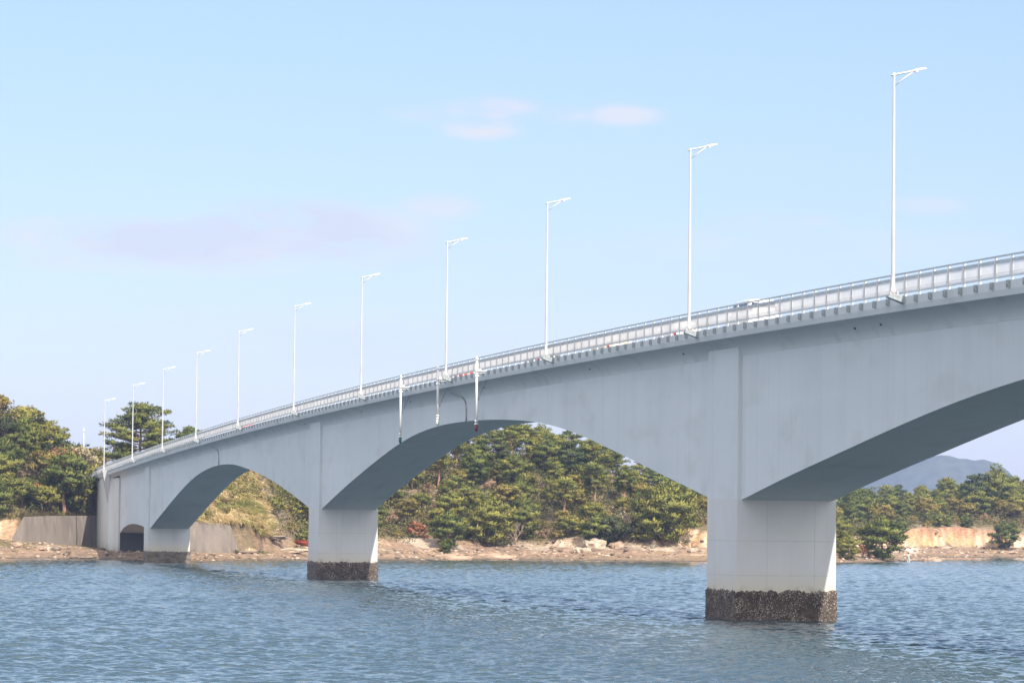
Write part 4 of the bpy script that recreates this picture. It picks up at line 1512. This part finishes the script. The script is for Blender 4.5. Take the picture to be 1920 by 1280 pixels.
BANDS = [('at foot of', 0), ('low on', 8), ('halfway up', 17), ('high on', 27), ('near top of', 38), ('on ridge of', 50)]
REGIONS = [  # name, px from, px to, distance of the first band from the water, kinds per band
    ('hill left of bridge', -12, 178, 15,
     [['green_shrub', 'round_tree', 'brown_shrub', 'olive_shrub'], ['bushy_pine', 'round_tree', 'tall_pine'], ['tall_pine', 'bushy_pine', 'olive_tree', 'round_tree'],
      ['tall_pine', 'round_tree', 'olive_tree', 'bushy_pine'], ['round_tree', 'tall_pine', 'dark_tree'], ['olive_tree', 'round_tree', 'tall_pine', 'olive_tree']]),
    ('bank behind small arch', 440, 582, 17,
     [['green_shrub', 'olive_shrub'], ['bushy_pine', 'green_shrub'], ['bushy_pine', 'tall_pine'], ['bushy_pine', 'dark_pine'], ['tall_pine', 'bushy_pine'], ['tall_pine']]),
    ('hill behind middle arch', 690, 1330, 16.5,
     [['green_shrub', 'bushy_pine', 'brown_shrub', 'olive_shrub', 'round_tree'], ['round_tree', 'bushy_pine', 'olive_shrub', 'brown_shrub', 'olive_tree', 'green_shrub'],
      ['olive_tree', 'bushy_pine', 'olive_shrub', 'round_tree', 'brown_shrub'], ['tall_pine', 'olive_tree', 'bushy_pine', 'round_tree', 'brown_shrub'],
      ['tall_pine', 'tall_pine', 'bushy_pine', 'dark_pine', 'umbrella_pine'], ['umbrella_pine', 'tall_pine', 'umbrella_pine', 'bushy_pine']]),
    ('rocky point', 1555, 1650, 12,
     [['green_shrub', 'bushy_pine', 'brown_shrub'], ['brown_shrub', 'bushy_pine', 'olive_shrub'], ['bushy_pine', 'olive_tree', 'brown_shrub'], ['olive_tree', 'tall_pine'], ['bushy_pine', 'pale_tree'], ['tall_pine', 'olive_tree']]),
    ('shore behind bay', 1660, 1935, 20,
     [['green_shrub', 'olive_shrub', 'young_pine'], ['olive_shrub', 'green_shrub', 'olive_tree', 'brown_shrub'], ['olive_tree', 'bushy_pine', 'olive_shrub'], ['bushy_pine', 'tall_pine', 'olive_tree'],
      ['tall_pine', 'bushy_pine', 'pale_tree'], ['tall_pine', 'dark_pine', 'bushy_pine', 'olive_tree']]),
]
HEIGHTS = {'tall_pine': (6.0, 8.4), 'bushy_pine': (4.4, 6.4), 'dark_pine': (5.5, 7), 'umbrella_pine': (6.4, 8.4), 'young_pine': (2, 3.4), 'round_tree': (3.6, 5.4),
           'dark_tree': (3.6, 5.2), 'olive_tree': (3.6, 5.4), 'green_shrub': (1.5, 2.7), 'olive_shrub': (1.3, 2.4), 'brown_shrub': (1.6, 2.9), 'pale_tree': (3.4, 4.6)}
prng = random.Random(5)


def depth_for(px, D0):
    """distance from the camera at which the bearing px lies D0 metres inland"""
    ys = np.arange(470, 900, 1.0)
    d = px_dir(px, 900)
    xs = ys * d.x / d.y
    D = shore_dist(xs, ys)
    if px > 1655:
        D = np.where(ys < 735, -1, D)
    i = np.argmax(D >= D0)
    return float(ys[i]) if D[i] >= D0 else None


keys_xy = [(p[1], p[2], p[3]) for p in PLANTS]
AUTO = []
for rname, pa, pb, d0, bands in REGIONS:
    for bi, ((bname, dd), kinds) in enumerate(zip(BANDS, bands)):
        px = pa + prng.random() * 20
        k = prng.randrange(9)
        while px < pb:
            kind = kinds[k % len(kinds)]
            k += 1 if prng.random() < .75 else 2
            D0 = d0 + dd * (1.0 if pa > 400 or pa > 1600 else .85) + prng.uniform(-2.5, 2.5)
            y = depth_for(px, D0)
            h = prng.uniform(*HEIGHTS[kind]) * (.88 if 690 <= pa < 1400 and bi < 4 else 1.0)
            sc = 620.0 / (y or 620)
            wpx = {'tall_pine': 4.3, 'umbrella_pine': 4.6, 'green_shrub': 2.9, 'olive_shrub': 2.8, 'brown_shrub': 2.8, 'young_pine': 2.6}.get(kind, 4.6) * 6660 / (y or 620)
            ok = y is not None
            if ok:
                d = px_dir(px, 900)
                x = d.x * y / d.y
                for kx, ky, ks in keys_xy:
                    if math.hypot(kx - x, (ky - y)) < 2.6:
                        ok = False
                # keep the bare cliff faces, the dry grass bank and the road clear
                if 1690 < px < 1925 and D0 < 23 and prng.random() < .45:
                    ok = False
                if 1262 < px < 1330 and D0 < 20:
                    ok = False
                if px < 182 and x > -74 and y < np.interp(x, WALL_LINE[:, 0], WALL_LINE[:, 1]) + 2:
                    ok = False
                if x < -38 and y < 522 and px > 400:
                    ok = False
                if 440 <= px < 505 and D0 < 30 - (505 - px) * -.1:
                    ok = False
            if ok:
                AUTO.append([rname, bi, bname, kind, px, x, y, h])
            px += wpx * prng.uniform(.62, .95) * (.86 if 690 <= pa < 1400 and bi < 4 else 1.0)
# labels: kind, then its rank from the left among its like in the same strip of the same hillside
strips = {}
for a in AUTO:
    strips.setdefault((a[0], a[1], a[3]), []).append(a)
for (rname, bi, kind), lst in strips.items():
    lst.sort(key=lambda a: a[4])
    for i, a in enumerate(lst):
        word = WORDS[kind][0]
        if len(lst) == 1:
            lab = f'only {word} {a[2]} {rname}'
        else:
            lab = f'{word}, {ORD[i]} from left {a[2]} {rname}'
        PLANTS.append([kind, a[5], a[6], tree_scale(kind, a[7]), prng.random() * 6.28, lab, None])

PX_ = np.array([p[1] for p in PLANTS])
PY_ = np.array([p[2] for p in PLANTS])
PZ_ = ground_z(PX_, PY_)
turn = {}
for p, z in zip(PLANTS, PZ_):
    kind, x, y, sc, rz, lab, which = p
    opts = PROTO[kind]
    if which is None:
        turn[kind] = turn.get(kind, -1) + 1
        which = turn[kind] % len(opts)
    pr = opts[which % len(opts)]
    ws = sc * random.uniform(1.02, 1.24)
    wide = 1.10 if kind == 'big_pine' else 1.0
    if not pr[2]:
        o = pr[0]
        pr[2] = True
        o.location = (x, y, float(z) - .12)
        o.rotation_euler = (0, 0, rz)
        o.scale = (ws * wide, ws * wide, sc)
    else:
        o = copy_tree(pr[1], pr[0].name.split('.')[0], (x, y, float(z) - .12), rz, (ws * wide, ws * wide, sc))
    tag(o, lab, WORDS[kind][1], {'pine': 'pines on the shore', 'tree': 'leafy trees on the shore', 'shrub': 'shrubs on the shore'}[WORDS[kind][1]])
for kind, lst in PROTO.items():          # a kind that found no place is not kept
    for pr in lst:
        if not pr[2]:
            for o, subs in pr[1]:
                bpy.data.objects.remove(o)
            bpy.data.objects.remove(pr[0])

# ------------------------------------------------------------------ undergrowth between the trees, dry grass on the bank
urg = np.random.default_rng(77)
cand = np.column_stack([urg.uniform(-92, 140, 160000), urg.uniform(500, 900, 160000)])
ca = azim(cand[:, 0], cand[:, 1])
cD = shore_dist(cand[:, 0], cand[:, 1])
yw_ = np.interp(cand[:, 0], WALL_LINE[:, 0], WALL_LINE[:, 1])
lim = np.interp(ca, [470, 600, 1300, 1560, 1620, 1720], [11, 14.6, 17.0, 11, 11, 19.5]) + urg.normal(size=len(ca)) * 1.2
inw = (ca > -60) & (ca < 2050)
ok = inw & (cD > lim) & (cD < lim + 62) & ~((cand[:, 0] < -37) & (cand[:, 1] < yw_ + 1.4))
ok &= ~((ca > 1690) & (cD < 24) & (urg.random(len(ca)) < .8)) & ~((ca > 1225) & (ca < 1335) & (cD < 21))
rel = cand - np.array([BO.x, BO.y])
cs, ct = rel @ np.array([E_S.x, E_S.y]), rel @ np.array([E_T.x, E_T.y])
ok &= ~((ct > -1.5) & (ct < 11) & (cs < 420) & (cs > 300))
cand, ca, cD = cand[ok], ca[ok], cD[ok]
cand, ca, cD = cand[:21000], ca[:21000], cD[:21000]
cz = ground_z(cand[:, 0], cand[:, 1])
un = fbm(cand[:, 0] * .15, cand[:, 1] * .15, 0, 91, 3)
ch = []
for (x, y), z, n_ in zip(cand, cz, un):
    hgt_ = .35 + 2.6 * urg.random() ** 2.2
    r = np.array([.5 + .5 * urg.random()] * 2 + [hgt_ * .5])
    c = np.array([x, y, z + hgt_ * (.35 + .55 * urg.random())])
    ch.append(leaves(urg, c, r, 24, .24, .17, c - np.array([0, 0, 1.]), up=.3, tone=np.clip(.10 + (n_ - .3) * 1.3 + urg.normal() * .20, 0, 1)))
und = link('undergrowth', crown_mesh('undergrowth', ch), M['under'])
tag(und, 'mixed green and brown undergrowth covering the slopes between the trees', 'undergrowth', kind='stuff')

gn = 900
gxy = np.column_stack([urg.uniform(-50.5, -31, gn * 4), urg.uniform(515, 549, gn * 4)])
ga = azim(gxy[:, 0], gxy[:, 1])
gD = shore_dist(gxy[:, 0], gxy[:, 1])
edge_ = np.interp(gxy[:, 1], [515, 520, 530, 540, 549], [566, 552, 520, 492, 470])
ok = (gxy[:, 1] > np.interp(gxy[:, 0], WALL_LINE[:, 0], WALL_LINE[:, 1]) + .6) & (ga < edge_ + urg.normal(size=len(ga)) * 8) & (gD > 6)
gxy = gxy[ok][:gn]
gz = ground_z(gxy[:, 0], gxy[:, 1])
per_ = 34
n = len(gxy) * per_
ctone = .5 + (fbm(gxy[:, 0] * .35, gxy[:, 1] * .35, 0, 95, 3) - .5) * 2.2 + urg.normal(size=len(gxy)) * .12
clean = np.column_stack([.45 + urg.normal(size=len(gxy)) * .45, -.45 + urg.normal(size=len(gxy)) * .3])
clen = .9 + 1.1 * urg.random(len(gxy))
base = np.repeat(np.column_stack([gxy, gz - .05]), per_, 0) + np.column_stack([urg.normal(size=(n, 2)) * .16, np.zeros(n)])
lean_ = np.repeat(clean, per_, 0)
dirs = np.column_stack([lean_[:, 0] + urg.normal(size=n) * .28, lean_[:, 1] + urg.normal(size=n) * .28, .75 + urg.random(n) * .5])
dirs /= np.linalg.norm(dirs, axis=1)[:, None]
ln = (np.repeat(clen, per_) * (.6 + .6 * urg.random(n)))[:, None]
sd = np.cross(dirs, np.array([0, 1., 0]))
sd /= np.linalg.norm(sd, axis=1)[:, None]
wd = .03 + .03 * urg.random(n)[:, None]
mid = base + dirs * ln * .55
tip = mid + (dirs + np.array([.45, -.2, -1.05])) * ln * .6
V = np.stack([base - sd * wd, base + sd * wd, mid + sd * wd, mid - sd * wd, mid - sd * wd, mid + sd * wd, tip + sd * wd * .4, tip - sd * wd * .4], 1)
nr = np.column_stack([dirs[:, 0] * .8, -.5 + urg.normal(size=n) * .3, np.full(n, .7)])
nr /= np.linalg.norm(nr, axis=1)[:, None]
tn = np.clip(np.repeat(ctone, per_) + urg.normal(size=n) * .10, 0, 1)
for q4 in (slice(0, 4), slice(4, 8)):
    ng = np.cross(V[:, q4][:, 1] - V[:, q4][:, 0], V[:, q4][:, 2] - V[:, q4][:, 0])
    back = (ng * nr).sum(1) < 0
    V[back, q4] = V[back, q4][:, ::-1]
gr = link('grass', np_mesh('grass', V.reshape(-1, 3), np.arange(n * 8).reshape(-1, 4), normals=np.repeat(nr, 8, 0), attrs={'tone': np.repeat(tn, 8)}), M['grass_dry'])
tag(gr, 'long dry yellow grass drooping over the bank above the right grey wall', 'grass', kind='stuff')

# tufts of straw grass on top of the left wall
gn = 1500
gx_ = urg.uniform(-71, -61.5, gn)
gx_ = gx_[fbm(gx_ * .6, 0, 0, 97, 3) > .47]
gy_ = np.interp(gx_, WALL_LINE[:, 0], WALL_LINE[:, 1]) + urg.uniform(.9, 2.8, len(gx_))
gz = ground_z(gx_, gy_)
n = len(gx_)
base = np.column_stack([gx_, gy_, gz - .05])
dirs = np.column_stack([urg.normal(size=n) * .4, -.3 + urg.normal(size=n) * .3, np.full(n, 1.)])
ln = (.5 + .9 * urg.random(n))[:, None]
sd = np.cross(dirs, np.array([0, 1., 0]))
tip = base + dirs * ln
V = np.stack([base - sd * .05, base + sd * .05, tip + sd * .015, tip - sd * .015], 1)
gr2 = link('grass', np_mesh('grass', V.reshape(-1, 3), np.arange(n * 4).reshape(-1, 4), normals=np.tile([0, -.6, .8], (n * 4, 1)), attrs={'tone': np.repeat(np.clip(.8 + urg.normal(size=n) * .15, 0, 1), 4)}), M['grass_dry'])
tag(gr2, 'straw coloured grass tufts along the top of the left grey wall', 'grass', kind='stuff')

# ------------------------------------------------------------------ retaining walls
wm_ = mat('old_grey_concrete', (.3, .28, .26), .9)
x = noisy(wm_, (.145, .12, .10), (.205, .172, .148), (.5, .5, .22), .3, .7, bump=.25, bscale=2.5, detail=8)
x = layer(wm_, x, (.095, .085, .075), (.9, .9, .14), .50, .68, .6)
x = layer(wm_, x, (.34, .30, .27), (1.6, 1.6, .10), .62, .74, .5)
x = layer(wm_, x, (.13, .11, .085), (.6, .6, .6), .2, .4, .65, zrange=(1.5, .7))
M['old_wall'] = wm_


def wall(path, name, label, batter=.22):
    """path: (x, y, base z, top z); battered face towards the water"""
    v, f = [], []
    n = len(path)
    for (x_, y_, z0, z1) in path:
        h_ = z1 - z0
        v += [(x_, y_ - batter * h_, z0), (x_, y_, z1), (x_, y_ + .8, z1), (x_, y_ + 1.0, z0)]
    for i in range(n - 1):
        for k_ in range(4):
            a, b = i * 4 + k_, i * 4 + (k_ + 1) % 4
            f.append((a, a + 4, b + 4, b))
    f += [(0, 1, 2, 3), tuple(4 * (n - 1) + k_ for k_ in (3, 2, 1, 0))]
    o = MB().raw(v, f).build(name, M['old_wall'], bevel=.05)
    return tag(o, label, 'wall')


wl = [at(37, 1003, 505.5), at(58, 966, 508.0)]
wall([(-71.9, 514.0, .8, 2.9), (-70.6, 516.2, .8, 5.9), (-67.5, 522, .8, 6.1), (-63.5, 529.5, .6, 6.2), (-60.6, 535, .4, 6.2)],
     'retaining_wall', 'stained grey concrete retaining wall left of the abutment, above white sand')
wall([(-50.5, 514.2, -.4, 5.5), (-46, 517.3, -.4, 5.5), (-42.6, 519.3, -.2, 5.3), (-40.9, 520.4, -.2, 5.0), (-39.6, 521.4, -.2, .9)],
     'retaining_wall', 'grey concrete retaining wall under the dry grass, right of the leftmost pier')

# ------------------------------------------------------------------ rocks
def rock_mesh(name, seed, flat=.6, rough=.35, sub=4):
    bm = bmesh.new()
    bmesh.ops.create_icosphere(bm, subdivisions=sub, radius=1.0)
    for v in bm.verts:
        p = v.co.copy()
        n1 = mnoise.fractal(p * 1.1 + Vector((seed * 3.1, seed, 0)), 1.0, 2.0, 4)
        c1 = mnoise.cell(p * 1.7 + Vector((seed, 0, seed * 2.3)))
        v.co = p * (1 + rough * n1 + .16 * (c1 - .5))
        v.co.z *= flat
        if v.co.z > .45 * flat:
            v.co.z = .45 * flat + (v.co.z - .45 * flat) * .35
    me = bpy.data.meshes.new(name)
    bm.to_mesh(me)
    bm.free()
    return me


M['rock_tan'] = mat('tan_rock', (.4, .28, .2), .9, spec=.2)
x = noisy(M['rock_tan'], (.25, .165, .115), (.40, .285, .205), (1.5, 1.5, 4), .3, .7, bump=.6, bscale=4)
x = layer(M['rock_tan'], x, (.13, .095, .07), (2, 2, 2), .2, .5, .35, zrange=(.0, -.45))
M['rock_pale'] = mat('pale_rock', (.6, .5, .4), .9, spec=.2)
noisy(M['rock_pale'], (.31, .235, .17), (.48, .395, .305), (1.5, 1.5, 3), .3, .7, bump=.6, bscale=4)
M['rock_dark'] = mat('dark_rock', (.2, .15, .12), .9, spec=.2)
noisy(M['rock_dark'], (.10, .08, .065), (.26, .20, .155), (1.5, 1.5, 4), .3, .7, bump=.6, bscale=4)
ROCKM = {}
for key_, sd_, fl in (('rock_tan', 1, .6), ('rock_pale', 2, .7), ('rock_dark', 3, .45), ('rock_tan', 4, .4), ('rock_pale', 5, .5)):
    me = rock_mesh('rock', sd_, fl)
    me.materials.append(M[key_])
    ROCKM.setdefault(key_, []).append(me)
ROCKS = [  # kind, which, px, depth, half length, half depth, half height, label
    ('rock_tan', 0, 1750, 643, 1.9, 1.1, .95, 'tan boulder standing alone in the water right of the rocky point'),
    ('rock_tan', 0, 846, 565, 4.2, 1.6, .8, 'long undercut tan rock ledge near the water right of the middle pier'),
    ('rock_tan', 0, 925, 578, 4.6, 1.6, .8, 'long undercut rock ledge below the red hanging light'),
    ('rock_pale', 0, 1083, 585, .8, .7, .75, 'pale rounded boulder, left one of the pair below the round dark tree'),
    ('rock_pale', 1, 1098, 585, .9, .7, .8, 'pale rounded boulder, right one of the pair below the round dark tree'),
    ('rock_pale', 0, 1115, 588, 1.9, 1.2, 1.7, 'large pale rock outcrop at the foot of the hill left of the dark hollow'),
    ('rock_tan', 0, 1160, 588, 1.2, 1.0, 1.1, 'brownish boulder in the dark hollow under the trees'),
    ('rock_dark', 0, 462, 521, 2.6, 1.0, .55, 'dark cracked rock ledge touching the end of the right grey wall'),
    ('rock_dark', 0, 506, 529, 3.2, 1.0, .5, 'dark cracked rock ledge below the dry grass'),
    ('rock_pale', 1, 540, 531, 3.4, 1.3, .55, 'pale layered rock shelf left of the middle pier'),
    ('rock_pale', 0, 1682, 775, 1.0, .8, .5, 'pale boulder on the beach left of the orange cliff'),
    ('rock_pale', 1, 1775, 782, 1.7, 1.0, .8, 'white boulder on the beach below the middle of the orange cliff'),
    ('rock_dark', 0, 1833, 783, 1.9, 1.0, .7, 'dark hollow rock on the beach below the orange cliff'),
    ('rock_tan', 1, 1890, 790, 2.3, 1.2, .9, 'flat orange rock overhang at the far right of the beach'),
    ('rock_dark', 0, 1690, 622, .9, .7, .5, 'dark rock beside the standing person'),
    ('rock_tan', 0, 35, 509, .9, .8, .55, 'brown boulder at the left edge of the white sand'),
    ('rock_tan', 1, 78, 506, .8, .6, .45, 'flat brown boulder in front of the white sand, left one'),
    ('rock_pale', 0, 92, 506, .55, .5, .5, 'pale boulder in front of the white sand, middle one'),
    ('rock_dark', 0, 107, 506, .8, .6, .7, 'dark boulder in front of the white sand, right one'),
    ('rock_dark', 0, 85, 496.5, 2.5, .8, .35, 'long dark rock ledge near the water left of the abutment'),
    ('rock_dark', 0, 160, 498, 2.0, .8, .35, 'short dark rock ledge near the water beside the abutment'),
    ('rock_tan', 1, 1290, 582, 5.5, 1.6, .6, 'broad tan rock shelf below the cream cliff, left of the right pier'),
]
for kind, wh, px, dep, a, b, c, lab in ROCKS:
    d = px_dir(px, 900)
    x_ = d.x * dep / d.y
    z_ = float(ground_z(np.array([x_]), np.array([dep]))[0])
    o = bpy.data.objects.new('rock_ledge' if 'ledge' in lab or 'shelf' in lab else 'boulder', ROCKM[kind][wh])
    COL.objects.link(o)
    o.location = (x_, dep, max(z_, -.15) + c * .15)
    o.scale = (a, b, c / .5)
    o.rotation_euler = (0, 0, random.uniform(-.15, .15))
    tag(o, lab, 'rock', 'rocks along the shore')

# loose stones over the whole beach
sn = 2300
sx_ = np.concatenate([urg.uniform(-76, 118, sn * 5)])
sy_ = np.interp(sx_, SHORE[:, 0], SHORE[:, 1]) + urg.uniform(-4, 26, len(sx_))
sD = shore_dist(sx_, sy_)
ok = (sD > .2) & (sD < 16.5) & ~((sx_ < -37) & (sy_ > np.interp(sx_, WALL_LINE[:, 0], WALL_LINE[:, 1]) - 1.5))
ok &= fbm(sx_ * .2, sy_ * .2, 0, 87, 3) + urg.normal(size=len(sx_)) * .12 > .44
sx_, sy_ = sx_[ok][:sn], sy_[ok][:sn]
n = len(sx_)
sz_ = ground_z(sx_, sy_)
oct_v = np.array([(1, 0, 0), (0, 1, 0), (-1, 0, 0), (0, -1, 0), (0, 0, 1), (0, 0, -1), (.6, .6, .45), (-.6, .55, .4), (-.55, -.6, .5), (.6, -.6, .4)], float)
oct_f = np.array([(0, 6, 4), (6, 1, 4), (1, 7, 4), (7, 2, 4), (2, 8, 4), (8, 3, 4), (3, 9, 4), (9, 0, 4), (0, 1, 6), (1, 2, 7), (2, 3, 8), (3, 0, 9), (1, 0, 5), (2, 1, 5), (3, 2, 5), (0, 3, 5)])
size = .10 + .32 * urg.random(n) ** 3.0
ang = urg.random(n) * 6.28
V = oct_v[None] * (1 + urg.normal(size=(n, 10, 1)) * .18) * size[:, None, None] * np.array([1.35, 1, .7])
ca_, sa_ = np.cos(ang)[:, None], np.sin(ang)[:, None]
V = np.stack([V[..., 0] * ca_ - V[..., 1] * sa_, V[..., 0] * sa_ + V[..., 1] * ca_, V[..., 2]], -1) + np.column_stack([sx_, sy_, sz_ + size * .2])[:, None]
pal = np.array([(.30, .21, .145), (.36, .265, .195), (.20, .14, .10), (.44, .34, .26), (.14, .105, .08)])
cc_ = pal[urg.integers(0, 5, n)] * (.85 + .3 * urg.random((n, 1)))
F = (np.arange(n) * 10)[:, None, None] + oct_f[None]
M['stone'] = mat('loose_stone', (.4, .3, .2), .9, spec=.2)
va = N(M['stone'].node_tree, 'ShaderNodeAttribute', attribute_name='surface')
M['stone'].node_tree.links.new(va.outputs['Color'], M['stone'].node_tree.nodes['Principled BSDF'].inputs['Base Color'])
rub = link('rubble', np_mesh('rubble', V.reshape(-1, 3), F.reshape(-1, 3), attrs={'surface': np.repeat(cc_, 10, 0)}), M['stone'])
tag(rub, 'loose tan and brown stones scattered over the beach', 'stones', kind='stuff')

# ------------------------------------------------------------------ white post among the trees
q = at(156.5, 838, 545)
r = tag(empty('utility_post', q), 'thin white post with a small box on top among trees left of the bridge end', 'post')
MB().lathe((0, 0, 0), [(.12, -2.5), (.11, 0), (.10, 2.75)], 10).build('pole', M['lamp_white'], r, True)
MB().box(-.16, .2, -.14, .14, 2.35, 2.8).build('equipment_box', M['lamp_white'], r, bevel=.02)
MB().tube([(0, 0, 2.7), (0, 0, 3.25)], .03, 6).build('aerial', M['lamp_grey'], r)

# ------------------------------------------------------------------ person on the rocky point
def skin_mesh(name, joints, edges, material, parent, root_joint, sub=2):
    me = bpy.data.meshes.new(name)
    names = list(joints)
    me.from_pydata([joints[k][0] for k in names], [(names.index(a), names.index(b)) for a, b in edges], [])
    me.materials.append(material)
    o = bpy.data.objects.new(name, me)
    COL.objects.link(o)
    o.parent = parent
    md = o.modifiers.new('skin', 'SKIN')
    md.use_smooth_shade = True
    if not me.skin_vertices:
        bm = bmesh.new()
        bm.from_mesh(me)
        bm.verts.layers.skin.verify()
        bm.to_mesh(me)
        bm.free()
    for i, k in enumerate(names):
        sv = me.skin_vertices[0].data[i]
        rr = joints[k][1]
        sv.radius = rr if hasattr(rr, '__len__') else (rr, rr)
        sv.use_root = (k == root_joint)
    sd = o.modifiers.new('sub', 'SUBSURF')
    sd.levels = sub
    sd.render_levels = sub
    return o


M['skin'] = mat('skin', (.45, .28, .20), .55)
M['jacket'] = mat('pale_green_jacket', (.40, .60, .54), .7)
noisy(M['jacket'], (.20, .36, .33), (.27, .43, .39), (6, 6, 6))
M['trousers'] = mat('pale_trousers', (.55, .66, .62), .75)
noisy(M['trousers'], (.36, .46, .43), (.45, .54, .51), (6, 6, 6))
M['boots'] = mat('white_boots', (.78, .78, .77), .6)
M['hair'] = mat('hair', (.03, .025, .02), .6)
d_ = px_dir(1704.5, 900)
pd = 621.0
pxx = d_.x * pd / d_.y
pz = float(ground_z(np.array([pxx]), np.array([pd]))[0])
per = tag(empty('person', (pxx, pd, pz), math.radians(115)), 'person in pale green jacket and pale trousers standing on the rocky point', 'person')
# faces +x of its own axes, slightly bowed, one foot ahead
J = {'pelvis': ((0, 0, .92), (.13, .10)), 'waist': ((.01, 0, 1.08), (.12, .095)), 'chest': ((.05, 0, 1.30), (.15, .11)), 'neck0': ((.08, 0, 1.44), .065), 'neck': ((.11, 0, 1.50), .055),
     'head0': ((.14, 0, 1.56), (.075, .08)), 'head1': ((.16, 0, 1.66), (.085, .095)), 'crown': ((.16, 0, 1.735), (.06, .07)), 'nose': ((.245, 0, 1.625), .014)}
Ed = [('pelvis', 'waist'), ('waist', 'chest'), ('chest', 'neck0'), ('neck0', 'neck'), ('neck', 'head0'), ('head0', 'head1'), ('head1', 'crown'), ('head1', 'nose')]
for sy, nm in ((1, 'l'), (-1, 'r')):
    fwd = .10 if sy > 0 else -.06
    J.update({f'hip{nm}': ((0, .09 * sy, .86), .095), f'knee{nm}': ((.03 + fwd * .6, .10 * sy, .48), .062), f'calf{nm}': ((fwd * .8 - .02, .105 * sy, .34), .055), f'ankle{nm}': ((fwd, .11 * sy, .09), .04), f'toe{nm}': ((fwd + .17, .12 * sy, .035), .038),
              f'sh{nm}': ((.05, .19 * sy, 1.38), .06), f'elb{nm}': ((.06, .25 * sy, 1.10), .044), f'wr{nm}': ((.24, .20 * sy, .98), .028), f'palm{nm}': ((.31, .185 * sy, .955), (.035, .018))})
    Ed += [('pelvis', f'hip{nm}'), (f'hip{nm}', f'knee{nm}'), (f'knee{nm}', f'calf{nm}'), (f'calf{nm}', f'ankle{nm}'), (f'ankle{nm}', f'toe{nm}'), ('chest', f'sh{nm}'), (f'sh{nm}', f'elb{nm}'), (f'elb{nm}', f'wr{nm}'), (f'wr{nm}', f'palm{nm}')]
    for k, ln in enumerate((.075, .085, .08, .062)):
        yy = .185 * sy + (k - 1.5) * .02
        J[f'f{nm}{k}a'] = ((.345 + ln * .3, yy, .945), .009)
        J[f'f{nm}{k}b'] = ((.345 + ln * .8, yy, .925 - .01 * k), .008)
        Ed += [(f'palm{nm}', f'f{nm}{k}a'), (f'f{nm}{k}a', f'f{nm}{k}b')]
    J[f't{nm}'] = ((.33, .185 * sy - .05 * sy, .965), .010)
    Ed.append((f'palm{nm}', f't{nm}'))
skin_mesh('body', J, Ed, M['skin'], per, 'pelvis')


def clothes(name, keys, grow, material):
    jj_ = {k: (J[k][0], tuple(np.array(J[k][1] if hasattr(J[k][1], '__len__') else (J[k][1],) * 2) + grow)) for k in keys}
    return skin_mesh(name, jj_, [(a, b) for a, b in Ed if a in keys and b in keys], material, per, keys[0])


clothes('jacket', ['pelvis', 'waist', 'chest', 'neck0', 'shl', 'elbl', 'wrl', 'shr', 'elbr', 'wrr'], .022, M['jacket'])
clothes('trousers', ['pelvis', 'hipl', 'kneel', 'calfl', 'hipr', 'kneer', 'calfr'], .018, M['trousers'])
for nm in ('l', 'r'):
    clothes('boot', [f'calf{nm}', f'ankle{nm}', f'toe{nm}'], .024, M['boots'])
skin_mesh('hair', {'a': ((.12, 0, 1.66), (.09, .10)), 'b': ((.15, 0, 1.735), (.078, .086)), 'c': ((.06, 0, 1.58), (.055, .07))}, [('a', 'b'), ('a', 'c')], M['hair'], per, 'a')
for sy in (-1, 1):
    MB().lathe((.232, .033 * sy, 1.652), [(.004, -.008), (.011, 0), (.004, .008)], 8).build('eye', M['hair'], per)


# ------------------------------------------------------------------ air: pale haze round the camera and the scene
hz = MB().box(-1560, 1560, -90, 5300, -4.6, 126).build('haze', None)
hz.data.materials.clear()
hm = bpy.data.materials.new('air')
hm.use_nodes = True
hm.node_tree.nodes.clear()
ho = N(hm.node_tree, 'ShaderNodeOutputMaterial')
pv = N(hm.node_tree, 'ShaderNodeVolumePrincipled')
pv.inputs['Color'].default_value = (.44, .60, 1.0, 1)
pv.inputs['Density'].default_value = HAZE
pv.inputs['Anisotropy'].default_value = 0.0
hm.node_tree.links.new(pv.outputs[0], ho.inputs['Volume'])
hz.data.materials.append(hm)
tag(hz, 'thin pale haze over the water and the land', 'haze', kind='stuff')
